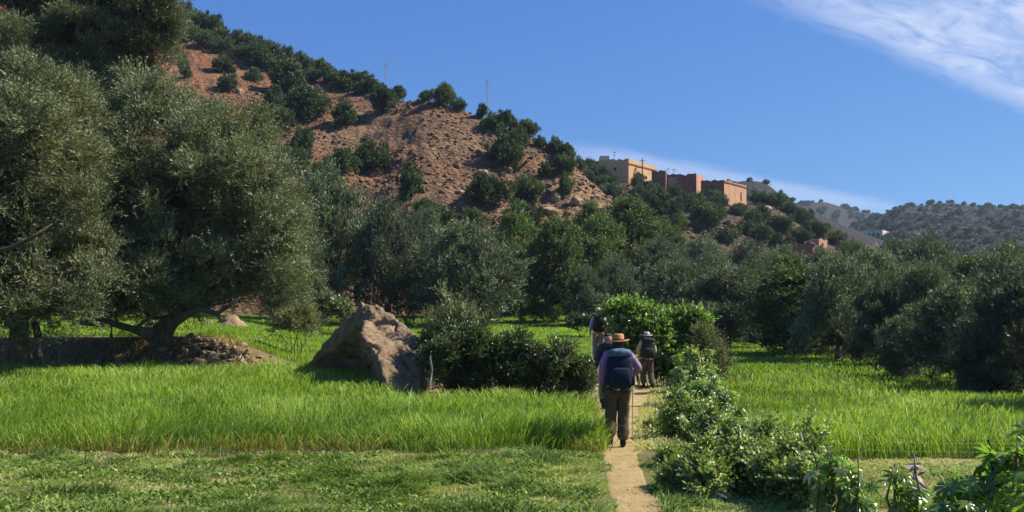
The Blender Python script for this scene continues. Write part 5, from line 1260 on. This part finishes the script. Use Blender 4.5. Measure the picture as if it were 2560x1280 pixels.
        skinned('headscarf', [(tuple(c + Vector((0, -.005, .05))), (.10, .108)), (tuple(c + Vector((0, -.015, -.02))), (.10, .11)), (tuple(c + Vector((0, -.04, -.12))), (.095, .08)), (tuple(c + Vector((0, -.07, -.22))), (.07, .03))], [(0, 1), (1, 2), (2, 3)], hm, root, 0, 2, .01)
    else:
        for rr, z in ((.090, .02), (.094, .05), (.090, .085), (.072, .115), (.035, .130)): R_.append([Vector((c.x + rr * math.cos(a), c.y + rr * 1.12 * math.sin(a), c.z + z)) for a in np.linspace(0, 2 * math.pi, 24, endpoint=False)])
        mb.rings(R_); mb.build('cap', hm, root, True); mb = MB()
        mb.rings([[Vector((c.x + rr * math.cos(a), c.y + .07 + ll * math.sin(a), c.z + .026 + zz)) for a in np.linspace(0, math.pi, 12)] for rr, ll, zz in ((.075, .02, 0), (.085, .11, -.014), (.085, .112, -.008), (.075, .03, .008))]); mb.build('cap_visor', hm, root, True)
    mb = MB(); R_ = []
    for rr, z in ((.060, -.10), (.080, -.06), (.088, 0), (.086, .05), (.07, .08)): R_.append([Vector((c.x + rr * math.cos(a), c.y - .012 + rr * 1.02 * math.sin(a), c.z + z)) for a in np.linspace(math.pi * .98, math.pi * 2.02, 14)])
    k = 14; V = [p for r in R_ for p in r]; mb.add(V, [(i * k + j, i * k + j + 1, (i + 1) * k + j + 1, (i + 1) * k + j) for i in range(4) for j in range(k - 1)]); mb.build('hair', P.get('hair', M_hair), root, True)
    return root
def backpack(owner, label, mat, matl, w=.165, d=.12, z0=.98, z1=1.50, name='backpack'):
    s = owner.scale[0]; root = empty(name, owner.location + Matrix.Rotation(owner.rotation_euler.z, 3, 'Z') @ Vector((0, -.12 - d * .9, z0)) * s, label, 'backpack', None, owner.rotation_euler.z); root.scale = owner.scale
    h = z1 - z0; mb = MB(); mb.rings([se_ring(0, 0, h * t, w * a, d * b, 3.2) for t, a, b in ((0, .55, .5), (.03, .85, .82), (.15, 1, 1), (.5, 1.03, 1.05), (.8, 1, .95), (.92, .9, .8), (.98, .6, .5))]); mb.build('main_compartment', mat, root, True)
    mb = MB(); mb.rings([se_ring(0, .01, h * t, w * a, d * b, 2.8, 24, -.15) for t, a, b in ((.88, .8, .8), (.92, 1.0, 1.02), (1.02, .98, 1.0), (1.10, .8, .78), (1.13, .4, .4))]); mb.build('lid', matl, root, True)
    mb = MB(); mb.rings([se_ring(0, -d * 1.02, h * t, w * a, .045 * b, 3, 20) for t, a, b in ((.12, .5, .4), (.15, .72, .9), (.3, .78, 1), (.55, .72, .9), (.6, .5, .4))]); mb.build('front_pocket', mat, root, True)
    for sx in (-1, 1):
        mb = MB(); mb.rings([se_ring(sx * w * 1.03, -.01, h * t, .03 * a, .07 * a, 2.5, 14) for t, a in ((.08, .6), (.12, 1), (.35, 1), (.38, .7))]); mb.build('side_pocket', mat, root, True)
        mb = MB(); P_ = [(sx * .09, d * .8, h * .95), (sx * .105, d * .95 + .05, h * 1.02), (sx * .115, d + .15, h * .95), (sx * .12, d + .225, h * .70), (sx * .13, d + .20, h * .40), (sx * .15, d + .10, h * .18), (sx * .14, d * .6, h * .10)]
        V = []
        for p in P_: V += [Vector(p) + Vector((-.028, 0, 0)), Vector(p) + Vector((.028, 0, 0))]
        V += [v + Vector((0, .008, .008)) for v in V]; n = len(P_) * 2
        mb.add(V, [(2 * i, 2 * i + 1, 2 * i + 3, 2 * i + 2) for i in range(len(P_) - 1)] + [(n + 2 * i + 2, n + 2 * i + 3, n + 2 * i + 1, n + 2 * i) for i in range(len(P_) - 1)]); mb.build('shoulder_strap', matl, root, True)
    return root
def walking_pole(a, b, label):
    a, b = Vector(a), Vector(b); root = empty('walking_pole', b, label, 'walking pole'); d = (a - b).normalized(); L = (a - b).length
    mb = MB(); mb.tube([(0, 0, 0), d * .04, d * L * .55, d * L * .56, d * (L - .12)], [.003, .006, .007, .009, .009], 8); mb.build('shaft', M_metal, root, True)
    mb = MB(); mb.tube([d * (L - .13), d * (L - .10), d * (L - .02), d * (L + .03)], [.013, .016, .015, .018], 8); mb.build('grip', M_black, root, True)
    mb = MB(); mb.tube([d * .07, d * .075, d * .085], [.028, .032, .01], 12); mb.build('basket', M_black, root, True)
M_black = simple('black_fabric', (.025, .025, .028), None, 12, .7, 0); M_plaid = plaid()
M_khaki = cloth('khaki_trousers', (.105, .075, .048), (.06, .043, .028), 7); M_navy = cloth('navy_pack', (.014, .024, .045), (.009, .015, .03)); M_bluegrey = cloth('blue_grey_pack', (.15, .22, .29), (.04, .06, .09), 9)
M_hatb = cloth('tan_felt_hat', (.46, .22, .09), (.34, .155, .07), 5); M_boot = cloth('dark_boots', (.035, .028, .022)); M_white = cloth('pale_shirt', (.45, .47, .50)); M_beige = cloth('beige_cloth', (.42, .34, .25)); M_cream2 = cloth('cream_cloth', (.62, .54, .36))
M_maroon = cloth('maroon_pack', (.075, .03, .035)); M_dk = cloth('charcoal_cloth', (.05, .045, .04)); M_olivec = cloth('dark_olive_pack', (.04, .05, .035)); M_pinkc = cloth('pink_scarf', (.52, .26, .24)); M_capw = cloth('pale_cap', (.60, .50, .46)); M_bootb = cloth('brown_boots', (.20, .13, .08))
M_dkbrown = cloth('dark_brown_cloth', (.13, .10, .075), (.08, .06, .045), 8); M_darkblue = cloth('dark_blue_cloth', (.05, .06, .10))
# near hiker
h1 = person(1545, 13.45, 1.76, .0, 'person seen from behind in a tan brimmed hat and plaid shirt, walking with a pole', dict(
    J=dict(hd=(.01, .09, 1.60), ht=(.01, .09, 1.69), nt=(.005, .07, 1.54), lel=(-.245, -.02, 1.15), lwr=(-.27, .04, .91), rel=(.33, .04, 1.22), rwr=(.285, .28, 1.10),
           lkn=(-.115, .02, .50), lan=(-.125, -.06, .12), rkn=(.085, .05, .50), ran=(.075, -.02, .085), rsh=(.185, .03, 1.42), lsh=(-.18, .03, 1.43)),
    grip=('r',), shirt=M_plaid, trousers=M_khaki, boots=M_boot, hat=('brim', M_hatb)))
backpack(h1, 'navy blue backpack with a pale blue-grey lid on the hiker in the tan hat', M_navy, M_bluegrey, .19, .13, .93, 1.46)
r1 = Matrix.Identity(3); hand = h1.location + Vector((.285, .37, 1.10)) * (1.76 / 1.78)
tipx = hand.x + .02; tipy = hand.y + .25; walking_pole(hand + Vector((0, 0, .06)), (tipx, tipy, float(ground_z(tipx, tipy))), 'thin grey trekking pole in the right hand of the hiker in the tan hat')
# second hiker
h2 = person(1617, 26.2, 1.74, .05, 'person with a dark pack and cream sleeves walking by the leafy bush', dict(
    J=dict(hd=(.02, .13, 1.60), ht=(.02, .14, 1.69), lel=(-.26, .06, 1.18), lwr=(-.20, .22, 1.05), rel=(.27, .04, 1.17), rwr=(.22, .22, 1.03), lkn=(-.10, .12, .52), lan=(-.09, .02, .12), rkn=(.12, .04, .50), ran=(.15, -.16, .10)),
    shirt=M_cream2, trousers=M_dkbrown, boots=M_boot, hat=('brim', M_capw)))
backpack(h2, 'dark olive backpack on the hiker by the leafy bush', M_olivec, M_dk, .20, .14, .95, 1.50)
# farthest hiker on the upper terrace
h3 = person(1496, 28.3, 1.76, -.05, 'person with a pale cap and pale shirt, farthest along on the raised terrace', dict(
    J=dict(lel=(-.25, .0, 1.16), lwr=(-.26, .10, .94), rel=(.27, .02, 1.17), rwr=(.24, .22, 1.05), lkn=(-.10, .10, .52), lan=(-.10, .02, .12), rkn=(.10, .02, .50), ran=(.10, -.20, .13)),
    shirt=M_white, trousers=M_beige, shorts=False, boots=M_bootb, hat=('cap', M_capw)))
backpack(h3, 'maroon and dark backpack on the farthest hiker', M_maroon, M_dk, .16, .12, .96, 1.48)
# hiker half hidden behind the near one
h4 = person(1521, 19.0, 1.74, .0, 'person in a pink headscarf and dark clothes mostly hidden behind the tan-hatted hiker', dict(
    J=dict(lel=(-.24, .02, 1.16), lwr=(-.25, .12, .94), rel=(.26, .02, 1.17), rwr=(.22, .22, 1.05), lkn=(-.10, .10, .52), lan=(-.10, .02, .12), rkn=(.10, .02, .50), ran=(.10, -.16, .12)),
    shirt=M_darkblue, trousers=M_dk, boots=M_boot, hat=('scarf', M_pinkc)))
backpack(h4, 'black backpack on the hidden hiker in the pink headscarf', M_black, M_dk, .16, .12, .95, 1.48)
# ------------------------------------------------------------ air
def haze():
    m = bpy.data.materials.new('hazy_air'); m.use_nodes = True; nt = m.node_tree; nt.nodes.clear()
    o = nt.nodes.new('ShaderNodeOutputMaterial'); v = nt.nodes.new('ShaderNodeVolumePrincipled')
    v.inputs['Color'].default_value = (.55, .70, 1.0, 1); v.inputs['Density'].default_value = 0.00016; v.inputs['Anisotropy'].default_value = .2
    nt.links.new(v.outputs[0], o.inputs['Volume'])
    mb = MB(); mb.box((-1300, -60, -3), (1300, 1250, 175)); h = mb.build('haze', m); h['kind'] = 'stuff'; tag(h, 'thin bluish haze over the far ridges', 'haze')
haze()
# ------------------------------------------------------------ prototypes that were never placed go away
for k, (r, used) in PROTO.items():
    if not used:
        for c in list(r.children): bpy.data.objects.remove(c)
        bpy.data.objects.remove(r)
    elif 'dims' in r: pass
for o in SC.objects:
    if 'dims' in o: del o['dims']
